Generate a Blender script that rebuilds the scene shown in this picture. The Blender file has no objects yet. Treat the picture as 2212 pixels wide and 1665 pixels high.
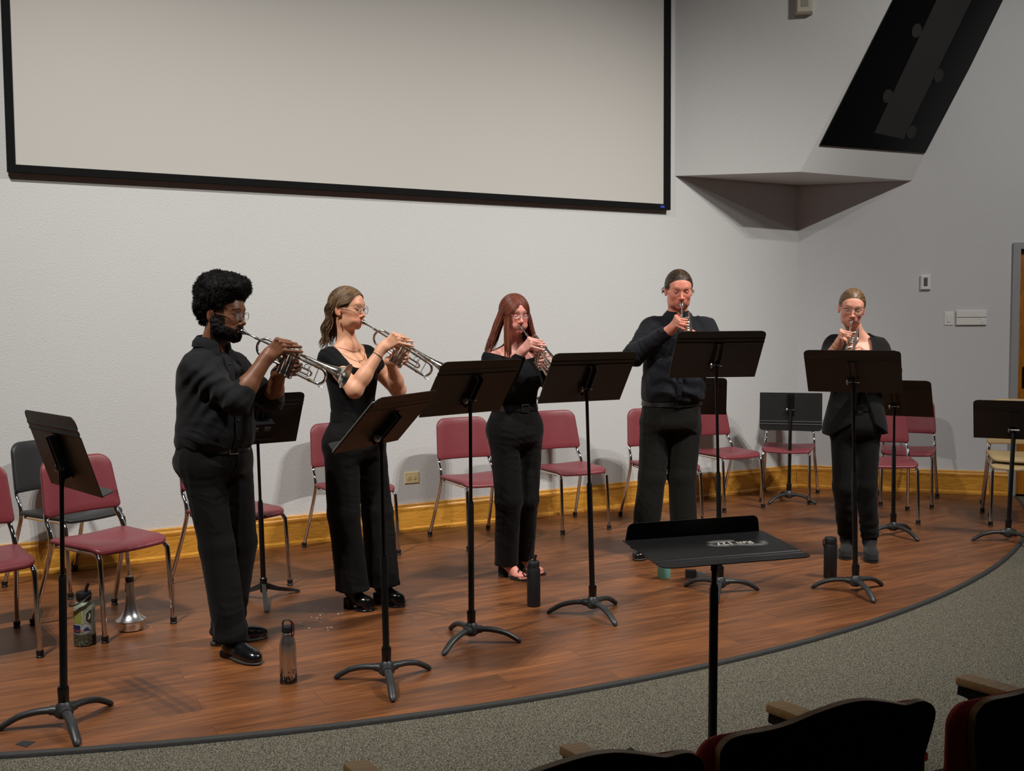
import bpy, math, random
import numpy as np
from mathutils import Vector, Matrix
random.seed(7); RNG = np.random.default_rng(11)
D = bpy.data; COL = bpy.context.scene.collection
PI = math.pi
def R_(d): return math.radians(d)
# ---------------------------------------------------------------- tagging
def tag(o, label=None, cat=None, group=None, kind=None):
    if label: o['label'] = label
    if cat: o['category'] = cat
    if group: o['group'] = group
    if kind: o['kind'] = kind
    return o
def empty(name, loc=(0,0,0), rz=0.0, label=None, cat=None, group=None):
    o = D.objects.new(name, None); COL.objects.link(o); o.empty_display_size = .05
    o.location = loc; o.rotation_euler = (0,0,rz)
    return tag(o, label, cat, group)
def mesh_obj(name, verts, faces, mat, parent=None, smooth=True, colors=None, mats=None, fmat=None, off=None, sharp=None):
    me = D.meshes.new(name)
    V = np.asarray(verts, dtype=np.float32)
    if off is not None: V = V - np.asarray(off, dtype=np.float32)
    if isinstance(faces, np.ndarray) and faces.ndim == 2:
        n, k = faces.shape
        me.vertices.add(len(V)); me.vertices.foreach_set('co', V.ravel())
        me.loops.add(n*k); me.loops.foreach_set('vertex_index', faces.astype(np.int32).ravel())
        me.polygons.add(n); me.polygons.foreach_set('loop_start', np.arange(0, n*k, k, dtype=np.int32))
        me.polygons.foreach_set('loop_total', np.full(n, k, dtype=np.int32))
        me.update(calc_edges=True)
    else:
        me.from_pydata([tuple(map(float, v)) for v in V], [], [tuple(int(i) for i in f) for f in faces])
        me.update()
    for m in (mats or [mat]): me.materials.append(m)
    if fmat is not None: me.polygons.foreach_set('material_index', np.asarray(fmat, dtype=np.int32))
    me.polygons.foreach_set('use_smooth', np.full(len(me.polygons), bool(smooth)))
    if colors is not None:
        a = me.color_attributes.new('Col', 'FLOAT_COLOR', 'POINT')
        c = np.ones((len(V),4), dtype=np.float32); c[:,:3] = colors; a.data.foreach_set('color', c.ravel())
    if sharp: 
        try: me.set_sharp_from_angle(angle=R_(sharp))
        except Exception: pass
    o = D.objects.new(name, me); COL.objects.link(o)
    if parent is not None: o.parent = parent
    return o
# ---------------------------------------------------------------- mesh collector
class MB:
    def __init__(s): s.v=[]; s.f=[]; s.m=[]; s.mi=0
    def add(s, V, F):
        b=len(s.v); s.v += [tuple(map(float,p)) for p in V]
        s.f += [tuple(b+int(i) for i in f) for f in F]; s.m += [s.mi]*len(F); return s
    def box(s, c, h, M=None):
        V=[(sx*h[0],sy*h[1],sz*h[2]) for sx in(-1,1) for sy in(-1,1) for sz in(-1,1)]
        if M is not None: V=[tuple(np.asarray(M)@np.array(p)) for p in V]
        V=[(p[0]+c[0],p[1]+c[1],p[2]+c[2]) for p in V]
        return s.add(V,[(0,1,3,2),(4,6,7,5),(0,4,5,1),(2,3,7,6),(0,2,6,4),(1,5,7,3)])
    def tube(s, pts, r, n=12, cap=True, flat=1.0, up=None):
        P=np.array(pts,float); m=len(P); r=np.broadcast_to(np.asarray(r,float),(m,))
        T=np.gradient(P,axis=0); T/=np.linalg.norm(T,axis=1)[:,None]+1e-12
        u=np.array(up,float) if up is not None else (np.array([0,0,1.]) if abs(T[0][2])<.9 else np.array([1.,0,0]))
        rings=[]
        for i in range(m):
            u=u-T[i]*(u@T[i]); u/=np.linalg.norm(u)+1e-12; w=np.cross(T[i],u)
            a=np.arange(n)*2*PI/n
            rings.append(P[i]+r[i]*(np.cos(a)[:,None]*u*flat+np.sin(a)[:,None]*w))
        V=np.concatenate(rings); F=[]
        for i in range(m-1):
            for j in range(n):
                k=(j+1)%n; F.append((i*n+j,i*n+k,(i+1)*n+k,(i+1)*n+j))
        if cap:
            F.append(tuple(range(n-1,-1,-1))); F.append(tuple((m-1)*n+j for j in range(n)))
        return s.add(V,F)
    def lathe(s, prof, n=32, c=(0,0,0), axis=None, capb=True, capt=True):
        m=len(prof); V=[]
        A=np.eye(3) if axis is None else basis_from_z(axis)
        for r,z in prof:
            for j in range(n):
                a=2*PI*j/n; V.append(tuple(np.array(c)+A@np.array([r*math.cos(a),r*math.sin(a),z])))
        F=[]
        for i in range(m-1):
            for j in range(n):
                k=(j+1)%n; F.append((i*n+j,i*n+k,(i+1)*n+k,(i+1)*n+j))
        if capb and prof[0][0]>1e-6: F.append(tuple(range(n-1,-1,-1)))
        if capt and prof[-1][0]>1e-6: F.append(tuple((m-1)*n+j for j in range(n)))
        return s.add(V,F)
    def slab(s, outline, layers, fn):
        """outline: N 2-D points ccw; layers: (inset, w) from back face rim to front; fn(u,v,w)->xyz. Both faces closed by rings."""
        O=np.array(outline,float); N=len(O); c=O.mean(0)
        nrm=np.roll(O,-1,0)-np.roll(O,1,0); nrm=np.stack([nrm[:,1],-nrm[:,0]],1); nrm/=np.linalg.norm(nrm,axis=1)[:,None]+1e-12
        rings=[]
        def inner(base,w): return [(c+(base-c)*f,w) for f in (.75,.5,.25)]
        first=O-nrm*layers[0][0]; last=O-nrm*layers[-1][0]
        for q,w in reversed(inner(first,layers[0][1])): rings.append((q,w))
        for ins,w in layers: rings.append((O-nrm*ins,w))
        for q,w in inner(last,layers[-1][1]): rings.append((q,w))
        V=[]; F=[]
        for q,w in rings:
            for p in q: V.append(fn(p[0],p[1],w))
        for i in range(len(rings)-1):
            for j in range(N):
                k=(j+1)%N; F.append((i*N+j,i*N+k,(i+1)*N+k,(i+1)*N+j))
        a=len(V); V.append(fn(c[0],c[1],layers[0][1])); V.append(fn(c[0],c[1],layers[-1][1]))
        L=(len(rings)-1)*N
        for j in range(N):
            k=(j+1)%N; F.append((a,k,j)); F.append((a+1,L+j,L+k))
        return s.add(V,F)
    def build(s, name, mat, parent=None, smooth=True, sharp=35, off=None, mats=None):
        return mesh_obj(name, s.v, s.f, mat, parent, smooth, off=off, sharp=sharp, mats=mats, fmat=s.m if mats else None)
def basis_from_z(z):
    z=np.array(z,float); z/=np.linalg.norm(z); h=np.array([1.,0,0]) if abs(z[0])<.9 else np.array([0,1.,0])
    x=np.cross(h,z); x/=np.linalg.norm(x); return np.stack([x,np.cross(z,x),z],1)
def rrect(w0,w1,h,r,n=6,r0=None):
    """rounded trapezoid centred on x, from v=0 (width w0) to v=h (width w1); r: top corner radius, r0: bottom"""
    r0=r if r0 is None else r0; pts=[]
    C=[(w0/2-r0,r0,r0,-90),(w1/2-r,h-r,r,0),(-w1/2+r,h-r,r,90),(-w0/2+r0,r0,r0,180)]
    for x,y,rr,a in C:
        for i in range(n+1):
            t=R_(a+90*i/n); pts.append((x+rr*math.cos(t),y+rr*math.sin(t)))
    out=[]
    for i,p in enumerate(pts):     # subdivide long sides
        q=pts[(i+1)%len(pts)]; out.append(p); L=math.dist(p,q)
        if L>.06:
            k=int(L/.04)
            for j in range(1,k): out.append((p[0]+(q[0]-p[0])*j/k,p[1]+(q[1]-p[1])*j/k))
    return out
def spline(pts,n=8):
    P=np.array(pts,float); out=[]
    for i in range(len(P)-1):
        p0=P[max(i-1,0)];p1=P[i];p2=P[i+1];p3=P[min(i+2,len(P)-1)]
        for t in np.linspace(0,1,n,endpoint=False):
            out.append(.5*((2*p1)+(-p0+p2)*t+(2*p0-5*p1+4*p2-p3)*t*t+(-p0+3*p1-3*p2+p3)*t**3))
    out.append(P[-1]); return np.array(out)
def dup_tree(o, parent=None):
    c=o.copy(); COL.objects.link(c)
    if parent is not None: c.parent=parent
    for ch in list(o.children): dup_tree(ch,c)
    return c
# ---------------------------------------------------------------- materials
def srgb(r,g,b):
    f=lambda c:(c/255/12.92 if c/255<=.04045 else ((c/255+.055)/1.055)**2.4)
    return (f(r),f(g),f(b),1)
class NT:
    def __init__(s,name):
        s.m=D.materials.new(name); s.m.use_nodes=True; s.t=s.m.node_tree; s.b=s.t.nodes['Principled BSDF']
    def n(s,t,**k):
        o=s.t.nodes.new(t)
        for a,v in k.items():
            if a in o.inputs.keys(): o.inputs[a].default_value=v
            else: setattr(o,a,v)
        return o
    def l(s,a,b): s.t.links.new(a,b)
def mat(name,col,rough=.5,metal=0.0,spec=.5,noise=0.0,nscale=20,bump=0.0,bscale=60,coat=0.0,sheen=0.0,trans=0,alpha=1,coord='Object',stretch=(1,1,1),rn=0):
    q=NT(name); b=q.b
    b.inputs['Base Color'].default_value=col; b.inputs['Roughness'].default_value=rough; b.inputs['Metallic'].default_value=metal
    b.inputs['Specular IOR Level'].default_value=spec; b.inputs['Coat Weight'].default_value=coat
    b.inputs['Sheen Weight'].default_value=sheen; b.inputs['Transmission Weight'].default_value=trans; b.inputs['Alpha'].default_value=alpha
    tc=q.n('ShaderNodeTexCoord'); mp=q.n('ShaderNodeMapping'); mp.inputs['Scale'].default_value=stretch; q.l(tc.outputs[coord],mp.inputs[0])
    if noise or rn:
        nz=q.n('ShaderNodeTexNoise',Scale=nscale,Detail=4.0); q.l(mp.outputs[0],nz.inputs['Vector'])
        if noise:
            r=q.n('ShaderNodeMapRange'); r.inputs['To Min'].default_value=1-noise; r.inputs['To Max'].default_value=1+noise; r.inputs['From Min'].default_value=.3; r.inputs['From Max'].default_value=.7
            q.l(nz.outputs[0],r.inputs[0]); mx=q.n('ShaderNodeMix',data_type='RGBA',blend_type='MULTIPLY'); mx.inputs[0].default_value=1
            mx.inputs[6].default_value=col; q.l(r.outputs[0],mx.inputs[7]); q.l(mx.outputs[2],b.inputs['Base Color'])
        if rn:
            r2=q.n('ShaderNodeMapRange'); r2.inputs['To Min'].default_value=max(0,rough-rn); r2.inputs['To Max'].default_value=rough+rn; q.l(nz.outputs[0],r2.inputs[0]); q.l(r2.outputs[0],b.inputs['Roughness'])
    if bump:
        n2=q.n('ShaderNodeTexNoise',Scale=bscale,Detail=3.0); q.l(mp.outputs[0],n2.inputs['Vector'])
        bp=q.n('ShaderNodeBump',Strength=bump,Distance=.01); q.l(n2.outputs[0],bp.inputs['Height']); q.l(bp.outputs[0],b.inputs['Normal'])
    return q.m
def mat_attr(name,rough=.5,spec=.4,sss=0.0,bump=0.0,bscale=200,sheen=0.0,sssr=(1,.35,.2),aniso=0):
    q=NT(name); b=q.b; a=q.n('ShaderNodeAttribute',attribute_name='Col'); q.l(a.outputs['Color'],b.inputs['Base Color'])
    b.inputs['Roughness'].default_value=rough; b.inputs['Specular IOR Level'].default_value=spec; b.inputs['Sheen Weight'].default_value=sheen
    if sss: b.inputs['Subsurface Weight'].default_value=sss; b.inputs['Subsurface Radius'].default_value=sssr; b.inputs['Subsurface Scale'].default_value=.006
    if bump:
        tc=q.n('ShaderNodeTexCoord'); n2=q.n('ShaderNodeTexNoise',Scale=bscale,Detail=3.0); q.l(tc.outputs['Object'],n2.inputs['Vector'])
        bp=q.n('ShaderNodeBump',Strength=bump,Distance=.002); q.l(n2.outputs[0],bp.inputs['Height']); q.l(bp.outputs[0],b.inputs['Normal'])
    return q.m
def wall_mat(name,col,bs=.55,scale=75):
    q=NT(name); b=q.b; b.inputs['Roughness'].default_value=.75; b.inputs['Specular IOR Level'].default_value=.3
    tc=q.n('ShaderNodeTexCoord')
    nz=q.n('ShaderNodeTexNoise',Scale=1.3,Detail=3.0); q.l(tc.outputs['Object'],nz.inputs['Vector'])
    r=q.n('ShaderNodeMapRange'); r.inputs['To Min'].default_value=.97; r.inputs['To Max'].default_value=1.03; q.l(nz.outputs[0],r.inputs[0])
    mx=q.n('ShaderNodeMix',data_type='RGBA',blend_type='MULTIPLY'); mx.inputs[0].default_value=1; mx.inputs[6].default_value=col; q.l(r.outputs[0],mx.inputs[7]); q.l(mx.outputs[2],b.inputs['Base Color'])
    a=q.n('ShaderNodeTexNoise',Scale=float(scale),Detail=2.0,Roughness=.5); q.l(tc.outputs['Object'],a.inputs['Vector'])
    cr=q.n('ShaderNodeMapRange'); cr.inputs['From Min'].default_value=.50; cr.inputs['From Max'].default_value=.68; q.l(a.outputs[0],cr.inputs[0])
    bp=q.n('ShaderNodeBump',Strength=bs,Distance=.0028); q.l(cr.outputs[0],bp.inputs['Height']); q.l(bp.outputs[0],b.inputs['Normal'])
    return q.m
def oak_mat(name,c0,c1,scale=1.0,rough=.35,rz=0.0,axis='x'):
    q=NT(name); b=q.b; b.inputs['Roughness'].default_value=rough; b.inputs['Coat Weight'].default_value=.25; b.inputs['Coat Roughness'].default_value=.25
    tc=q.n('ShaderNodeTexCoord'); mp0=q.n('ShaderNodeMapping'); mp0.inputs['Rotation'].default_value=(0,0,rz); mp=q.n('ShaderNodeMapping')
    mp.inputs['Scale'].default_value=(1.0*scale,9*scale,11*scale) if axis=='x' else (9*scale,9*scale,1.1*scale)
    q.l(tc.outputs['Object'],mp0.inputs[0]); q.l(mp0.outputs[0],mp.inputs[0])
    nz=q.n('ShaderNodeTexNoise',Scale=1.6,Detail=2.0,Distortion=.6); q.l(mp.outputs[0],nz.inputs['Vector'])
    ml=q.n('ShaderNodeMath',operation='MULTIPLY'); ml.inputs[1].default_value=11; q.l(nz.outputs[0],ml.inputs[0])
    fr=q.n('ShaderNodeMath',operation='FRACT'); q.l(ml.outputs[0],fr.inputs[0])
    n2=q.n('ShaderNodeTexNoise',Scale=14.0,Detail=3.0); q.l(mp.outputs[0],n2.inputs['Vector'])
    ad=q.n('ShaderNodeMix',data_type='FLOAT'); ad.inputs[0].default_value=.45; q.l(fr.outputs[0],ad.inputs[2]); q.l(n2.outputs[0],ad.inputs[3])
    cr=q.n('ShaderNodeValToRGB'); cr.color_ramp.elements[0].color=c0; cr.color_ramp.elements[1].color=c1; cr.color_ramp.elements[0].position=.15; cr.color_ramp.elements[1].position=.6
    q.l(ad.outputs[0],cr.inputs[0]); q.l(cr.outputs[0],b.inputs['Base Color'])
    return q.m
def stage_mat():
    q=NT('stage_wood_planks'); b=q.b
    tc=q.n('ShaderNodeTexCoord'); mp=q.n('ShaderNodeMapping'); mp.inputs['Rotation'].default_value=(0,0,-R_(27.5)); q.l(tc.outputs['Object'],mp.inputs[0])
    br=q.n('ShaderNodeTexBrick',offset=.37,offset_frequency=2,squash=1.0); q.l(mp.outputs[0],br.inputs['Vector'])
    br.inputs['Color1'].default_value=(0,0,0,1); br.inputs['Color2'].default_value=(1,1,1,1); br.inputs['Mortar'].default_value=(.5,.5,.5,1)
    br.inputs['Scale'].default_value=1; br.inputs['Brick Width'].default_value=1.22; br.inputs['Row Height'].default_value=.19; br.inputs['Mortar Size'].default_value=.0011; br.inputs['Mortar Smooth'].default_value=.6; br.inputs['Bias'].default_value=0
    # grain: stretched noises, shifted per plank
    sep=q.n('ShaderNodeSeparateXYZ'); q.l(mp.outputs[0],sep.inputs[0])
    sh=q.n('ShaderNodeMath',operation='MULTIPLY'); sh.inputs[1].default_value=7.3; q.l(br.outputs['Color'],sh.inputs[0])
    cb=q.n('ShaderNodeCombineXYZ'); a1=q.n('ShaderNodeMath',operation='ADD'); q.l(sep.outputs[0],a1.inputs[0]); q.l(sh.outputs[0],a1.inputs[1])
    q.l(a1.outputs[0],cb.inputs[0]); q.l(sep.outputs[1],cb.inputs[1]); q.l(sh.outputs[0],cb.inputs[2])
    def grain(sx,sy,sc,det,dis):
        m=q.n('ShaderNodeMapping'); m.inputs['Scale'].default_value=(sx,sy,1); q.l(cb.outputs[0],m.inputs[0])
        n=q.n('ShaderNodeTexNoise',Scale=sc,Detail=det,Distortion=dis,Roughness=.6); q.l(m.outputs[0],n.inputs['Vector']); return n
    g1=grain(.7,8,2.6,7.0,.8); g2=grain(2.0,45,3.0,4.0,.2); g3=grain(.6,2.2,1.3,3.0,.3)
    mx=q.n('ShaderNodeMix',data_type='FLOAT'); mx.inputs[0].default_value=.38; q.l(g1.outputs[0],mx.inputs[2]); q.l(g2.outputs[0],mx.inputs[3])
    cr=q.n('ShaderNodeValToRGB'); e=cr.color_ramp.elements; e[0].position=.31; e[0].color=srgb(78,46,27); e[1].position=.72; e[1].color=srgb(156,98,56)
    x=e.new(.5); x.color=srgb(117,71,39)
    q.l(mx.outputs[0],cr.inputs[0])
    r=q.n('ShaderNodeMapRange'); r.inputs['From Min'].default_value=.3; r.inputs['From Max'].default_value=.7; r.inputs['To Min'].default_value=.80; r.inputs['To Max'].default_value=1.18; q.l(g3.outputs[0],r.inputs[0])
    m2=q.n('ShaderNodeMix',data_type='RGBA',blend_type='MULTIPLY'); m2.inputs[0].default_value=1; q.l(cr.outputs[0],m2.inputs[6]); q.l(r.outputs[0],m2.inputs[7])
    r3=q.n('ShaderNodeMapRange'); r3.inputs['To Min'].default_value=.86; r3.inputs['To Max'].default_value=1.13; q.l(br.outputs['Color'],r3.inputs[0])
    m3=q.n('ShaderNodeMix',data_type='RGBA',blend_type='MULTIPLY'); m3.inputs[0].default_value=1; q.l(m2.outputs[2],m3.inputs[6]); q.l(r3.outputs[0],m3.inputs[7])
    m4=q.n('ShaderNodeMix',data_type='RGBA'); q.l(br.outputs['Fac'],m4.inputs[0]); q.l(m3.outputs[2],m4.inputs[6]); m4.inputs[7].default_value=srgb(52,26,17)
    q.l(m4.outputs[2],b.inputs['Base Color'])
    rr=q.n('ShaderNodeMapRange'); rr.inputs['To Min'].default_value=.30; rr.inputs['To Max'].default_value=.5; q.l(g1.outputs[0],rr.inputs[0]); q.l(rr.outputs[0],b.inputs['Roughness'])
    b.inputs['Specular IOR Level'].default_value=.45
    bp=q.n('ShaderNodeBump',Strength=.12,Distance=.002); q.l(g2.outputs[0],bp.inputs['Height']); q.l(bp.outputs[0],b.inputs['Normal'])
    return q.m
def carpet_mat():
    q=NT('carpet_grey'); b=q.b; b.inputs['Roughness'].default_value=.95; b.inputs['Specular IOR Level'].default_value=.1
    tc=q.n('ShaderNodeTexCoord')
    n=q.n('ShaderNodeTexNoise',Scale=210.0,Detail=2.0,Distortion=1.0); q.l(tc.outputs['Object'],n.inputs['Vector'])
    cr=q.n('ShaderNodeValToRGB'); e=cr.color_ramp.elements; e[0].position=.40; e[0].color=srgb(50,48,42); e[1].position=.62; e[1].color=srgb(146,140,124); x=e.new(.5); x.color=srgb(98,94,83)
    q.l(n.outputs[0],cr.inputs[0]); q.l(cr.outputs[0],b.inputs['Base Color'])
    bp=q.n('ShaderNodeBump',Strength=.6,Distance=.006); q.l(n.outputs[0],bp.inputs['Height']); q.l(bp.outputs[0],b.inputs['Normal'])
    return q.m
M={}
M['wall']=wall_mat('wall_paint_grey',(.60,.605,.60,1),.32,125)
M['wall2']=wall_mat('wall_paint_grey_smooth',(.59,.60,.612,1),.25,125)
M['stage']=stage_mat(); M['carpet']=carpet_mat()
M['oak']=oak_mat('oak_baseboard',srgb(182,120,34),srgb(216,156,62),1.0,.35,-R_(29.35))
M['oak2']=oak_mat('oak_baseboard_right',srgb(182,120,34),srgb(216,156,62),1.0,.35,R_(17.24))
M['door']=oak_mat('oak_door',srgb(150,88,12),srgb(176,108,22),.8,.4,0,'z')
M['armwood']=oak_mat('maple_armrest',srgb(206,160,96),srgb(232,190,128),1.5,.4)
M['rubber']=mat('dark_rubber_nosing',srgb(52,52,51),.7,bump=.2)
M['frame']=mat('black_screen_border',srgb(6,6,7),.8,spec=.2)
M['screen']=mat('projection_screen_cloth',(.54,.52,.49,1),.9,spec=.1)
M['doorframe']=mat('grey_door_frame',srgb(150,152,156),.5)
M['white']=mat('white_plastic',srgb(225,225,222),.4)
M['cream']=mat('cream_plastic',srgb(216,200,150),.4)
M['greyplastic']=mat('grey_lcd',srgb(96,98,98),.3)
M['darkmetal']=mat('dark_bronze',srgb(38,30,26),.35,.8)
M['desk']=mat('black_powder_coat',srgb(24,24,25),.42,spec=.5,bump=.05,bscale=900,rn=.05)
M['pole']=mat('black_painted_tube',srgb(14,13,14),.3,spec=.6)
M['polein']=mat('inner_steel_tube_black',srgb(30,22,20),.22,.4)
M['base']=mat('black_cast_base',srgb(48,50,51),.42,spec=.5,noise=.15,nscale=60,rn=.06)
M['chrome']=mat('chrome',(.72,.72,.73,1),.07,1.0)
M['steel']=mat('brushed_steel',(.62,.60,.58,1),.32,1.0,stretch=(1,1,.05),bump=.04,bscale=400)
M['alu']=mat('spun_aluminium',(.60,.60,.60,1),.28,1.0,noise=.05,nscale=9)
M['silver']=mat('silver_plate',(.84,.82,.78,1),.17,1.0,rn=.04,nscale=60)
M['silver_worn']=mat('silver_bell_lacquer',(.76,.73,.68,1),.2,1.0,noise=.12,nscale=45,rn=.08)
M['brass']=mat('gold_trim',(.78,.60,.26,1),.18,1.0)
M['seatred']=mat('burgundy_polymer',srgb(124,54,61),.40,spec=.45,bump=.03,bscale=700,rn=.04)
M['seatblack']=mat('black_polymer',srgb(38,38,40),.4,bump=.03,bscale=700)
M['seattan']=mat('tan_polymer',srgb(186,160,116),.42,bump=.03,bscale=700)
M['blackrubber']=mat('black_rubber',srgb(16,16,16),.55)
M['darkgrey']=mat('dark_grey_fabric',srgb(34,32,33),.85)
M['glassblack']=mat('black_gloss_panel',srgb(6,6,7),.25,spec=.4)
M['panelgrey']=mat('charcoal_panel_strip',srgb(36,32,33),.6)
M['paper']=mat('paper',srgb(225,225,222),.8)
M['blue']=mat('blue_tag',srgb(40,70,190),.5)
M['sage']=mat('sage_powder_coat',srgb(140,150,128),.45)
M['matblack']=mat('matte_black_powder',srgb(20,20,22),.5)
M['teal']=mat('teal_enamel',srgb(128,216,204),.35)
M['redmetal']=mat('red_anodised',srgb(150,24,20),.25,.8)
M['seatback']=mat('dark_wood_laminate',srgb(24,12,10),.35)
M['ply']=oak_mat('plywood_edge',srgb(150,106,50),srgb(206,156,84),3.0,.4,0,'z')
M['redfab']=mat('red_woven_upholstery',srgb(196,62,54),.9,noise=.12,nscale=200,bump=.3,bscale=350)
M['tape']=mat('black_tape',srgb(34,34,36),.7)
M['confetti']=mat('white_flecks',srgb(220,215,205),.7)
# ================================================================= THE SETTING
U1=np.array([.87164,.49014,0]); N1=np.array([.49014,-.87164,0])      # wall behind the players, normal into the room
U2=np.array([.95509,-.29631,0]); N2=np.array([-.29631,-.95509,0])    # wall on the right
K0=np.array([2.611,9.451,0])                                          # foot of the corner between them
def P1(s,off,z): return K0+U1*s+N1*off+np.array([0,0,z])
def P2(s,off,z): return K0+U2*s+N2*off+np.array([0,0,z])
def prism(PF,s0,s1,o0,o1,z0,z1):
    V=[PF(s,o,z) for s in(s0,s1) for o in(o0,o1) for z in(z0,z1)]
    return V,[(0,1,3,2),(4,6,7,5),(0,4,5,1),(2,3,7,6),(0,2,6,4),(1,5,7,3)]
def struct(name,mb,m,**k): 
    o=mb.build(name,m,None,**k); o['kind']='structure'; return o
HT=5.3
# floor: stage boards bounded by a circular front edge, carpet beyond
CC=np.array([-2.879,11.164]); CR=7.587
ang=np.linspace(R_(-128),R_(-8),140)
arc=[(CC[0]+CR*math.cos(a),CC[1]+CR*math.sin(a)) for a in ang]
mb=MB(); n=len(arc); V=[(x,y,0) for x,y in arc]+[(x,y,-.12) for x,y in arc]+[(*CC,0)]
F=[(2*n,i,i+1) for i in range(n-1)]+[(i,n+i,n+i+1,i+1) for i in range(n-1)]
mb.add(V,F); floor=struct('floor',mb,M['stage'],smooth=False,sharp=None)
mb=MB(); ca=[(CC[0]+(CR+.012)*math.cos(a),CC[1]+(CR+.012)*math.sin(a)) for a in ang]
V=[(x,y,-.014) for x,y in ca]+[(CC[0]+(CR+9)*math.cos(a),CC[1]+(CR+9)*math.sin(a),-.014) for a in ang]
mb.add(V,[(i,n+i,n+i+1,i+1) for i in range(n-1)]); o=struct('floor_carpet',mb,M['carpet'],smooth=False,sharp=None)
mb=MB(); prof=[(-.014,.0005),(-.012,.004),(-.002,.0055),(.006,.004),(.011,-.004),(.013,-.015)]
V=[];
for a in ang:
    for dr,z in prof: V.append((CC[0]+(CR+dr)*math.cos(a),CC[1]+(CR+dr)*math.sin(a),z))
k=len(prof); mb.add(V,[(i*k+j,(i+1)*k+j,(i+1)*k+j+1,i*k+j+1) for i in range(n-1) for j in range(k-1)])
struct('trim_1',mb,M['rubber'],sharp=None)
# walls (the door opening is cut from the right wall by building it in pieces)
mb=MB(); mb.add(*prism(P1,-9.2,.03,-.02,-.2,-.12,HT)); struct('wall_left',mb,M['wall'],smooth=False,sharp=None)
DS0,DS1,DH=1.835,2.78,2.13
mb=MB()
mb.add(*prism(P2,-.03,DS0,-.02,-.2,-.12,HT)); mb.add(*prism(P2,DS0,DS1,-.02,-.2,DH,HT)); mb.add(*prism(P2,DS1,4.6,-.02,-.2,-.12,HT))
struct('wall_right',mb,M['wall2'],smooth=False,sharp=None)
# door in its grey steel frame
mb=MB()
for a,b,z0,z1 in((DS0-.06,DS0,0,DH+.055),(DS1,DS1+.06,0,DH+.055),(DS0,DS1,DH,DH+.055)):
    mb.add(*prism(P2,a,b,.0,-.14,z0,z1))
struct('door_1_frame',mb,M['doorframe'],smooth=False,sharp=None)
mb=MB(); mb.add(*prism(P2,DS0+.003,DS1-.003,-.055,-.10,.008,DH-.003)); door=struct('door_1',mb,M['door'],smooth=False,sharp=None)
mb=MB(); c=P2(DS0+.075,-.055,1.03); A=np.stack([U2,N2,[0,0,1]],1)
mb.box(c+N2*.006,(.035,.006,.09),A); mb.tube([c+N2*.01,c+N2*.055],.011,12); mb.tube([c+N2*.05,c+N2*.055+U2*.03,c+N2*.05+U2*.11],.010,10)
mb.build('door_handle',M['darkmetal'],door)
# oak baseboards: bottom shoe, board, cap
bprof=[(0,.0),(.012,.0),(.012,.018),(.002,.026),(-.002,.03),(-.002,.150),(.001,.154),(.001,.160),(.004,.164),(.004,.176),(-.003,.186),(-.003,.2),(-.006,.206),(-.02,.206)]
def board(name,PF,s0,s1,mt):
    mb=MB(); V=[PF(s0,o,z) for o,z in bprof]+[PF(s1,o,z) for o,z in bprof]; k=len(bprof)
    mb.add(V,[(i,i+1,k+i+1,k+i) for i in range(k-1)]); return struct(name,mb,mt,sharp=20)
board('baseboard_left',P1,-9.2,-.001,M['oak']); board('baseboard_right',P2,.001,DS0-.06,M['oak2'])
# bulkhead filling the corner above the players: left face, leaning right face, underside
A=np.array([1.3803,8.7819,2.751]); Cp=np.array([3.5270,9.1878,2.751]); Bp=np.array([2.3765,8.5906,2.751])
B2=np.array([3.0562,8.4600,4.0878]); C2=np.array([4.2064,8.977,4.2363])
_n=np.cross(Cp-Bp,B2-Bp); _n/=np.linalg.norm(_n); C2=C2-_n*((C2-Bp)@_n); B3=B2+(B2-Bp)*.95; C3=C2+(C2-Cp)*((B3[2]-C2[2])/(C2[2]-Cp[2])); A3=A.copy(); A3[2]=B3[2]; Kt=np.array([K0[0],K0[1],0])
KD=Kt+np.array([0,0,2.751]); KT=Kt+np.array([0,0,B3[2]])
mb=MB(); mb.add([A,Bp,Cp,KD,A3,B3,C3,KT],[(0,1,5,4),(1,2,6,5),(0,3,2,1),(4,5,6,7)]); struct('ceiling_bulkhead',mb,M['wall'],smooth=False,sharp=None)
# ================================================================= THINGS ON THE WALLS
# projection screen on the left wall
scr=empty('projection_screen',tuple(P1(-3.98,-.02,2.45)),0,'large white projection screen in a black border on the back wall','screen')
OF=np.array(scr.location)
s0,s1,zb,zt=-6.464,-1.486,2.458,5.45
mb=MB(); w=.046
for a,b,c,d in((s0,s1,zb,zb+w),(s0,s1,zt-w,zt),(s0,s0+w,zb+w,zt-w),(s1-.068,s1,zb+w,zt-w)): mb.add(*prism(P1,a,b,-.002,.032,c,d))
mb.build('screen_border',M['frame'],scr,smooth=False,sharp=None,off=OF)
mb=MB(); mb.add(*prism(P1,s0+w,s1-.068,-.005,.024,zb+w,zt-w)); mb.build('screen_cloth',M['screen'],scr,smooth=False,sharp=None,off=OF)
mb=MB(); mb.add(*prism(P1,s1-.105,s1-.065,.032,.0335,zb+.015,zb+.033)); mb.build('blue_tag',M['blue'],scr,smooth=False,sharp=None,off=OF)
def wallthing(name,label,cat,PF,s,z): 
    return empty(name,tuple(PF(s,-.02,z)),0,label,cat)
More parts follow.
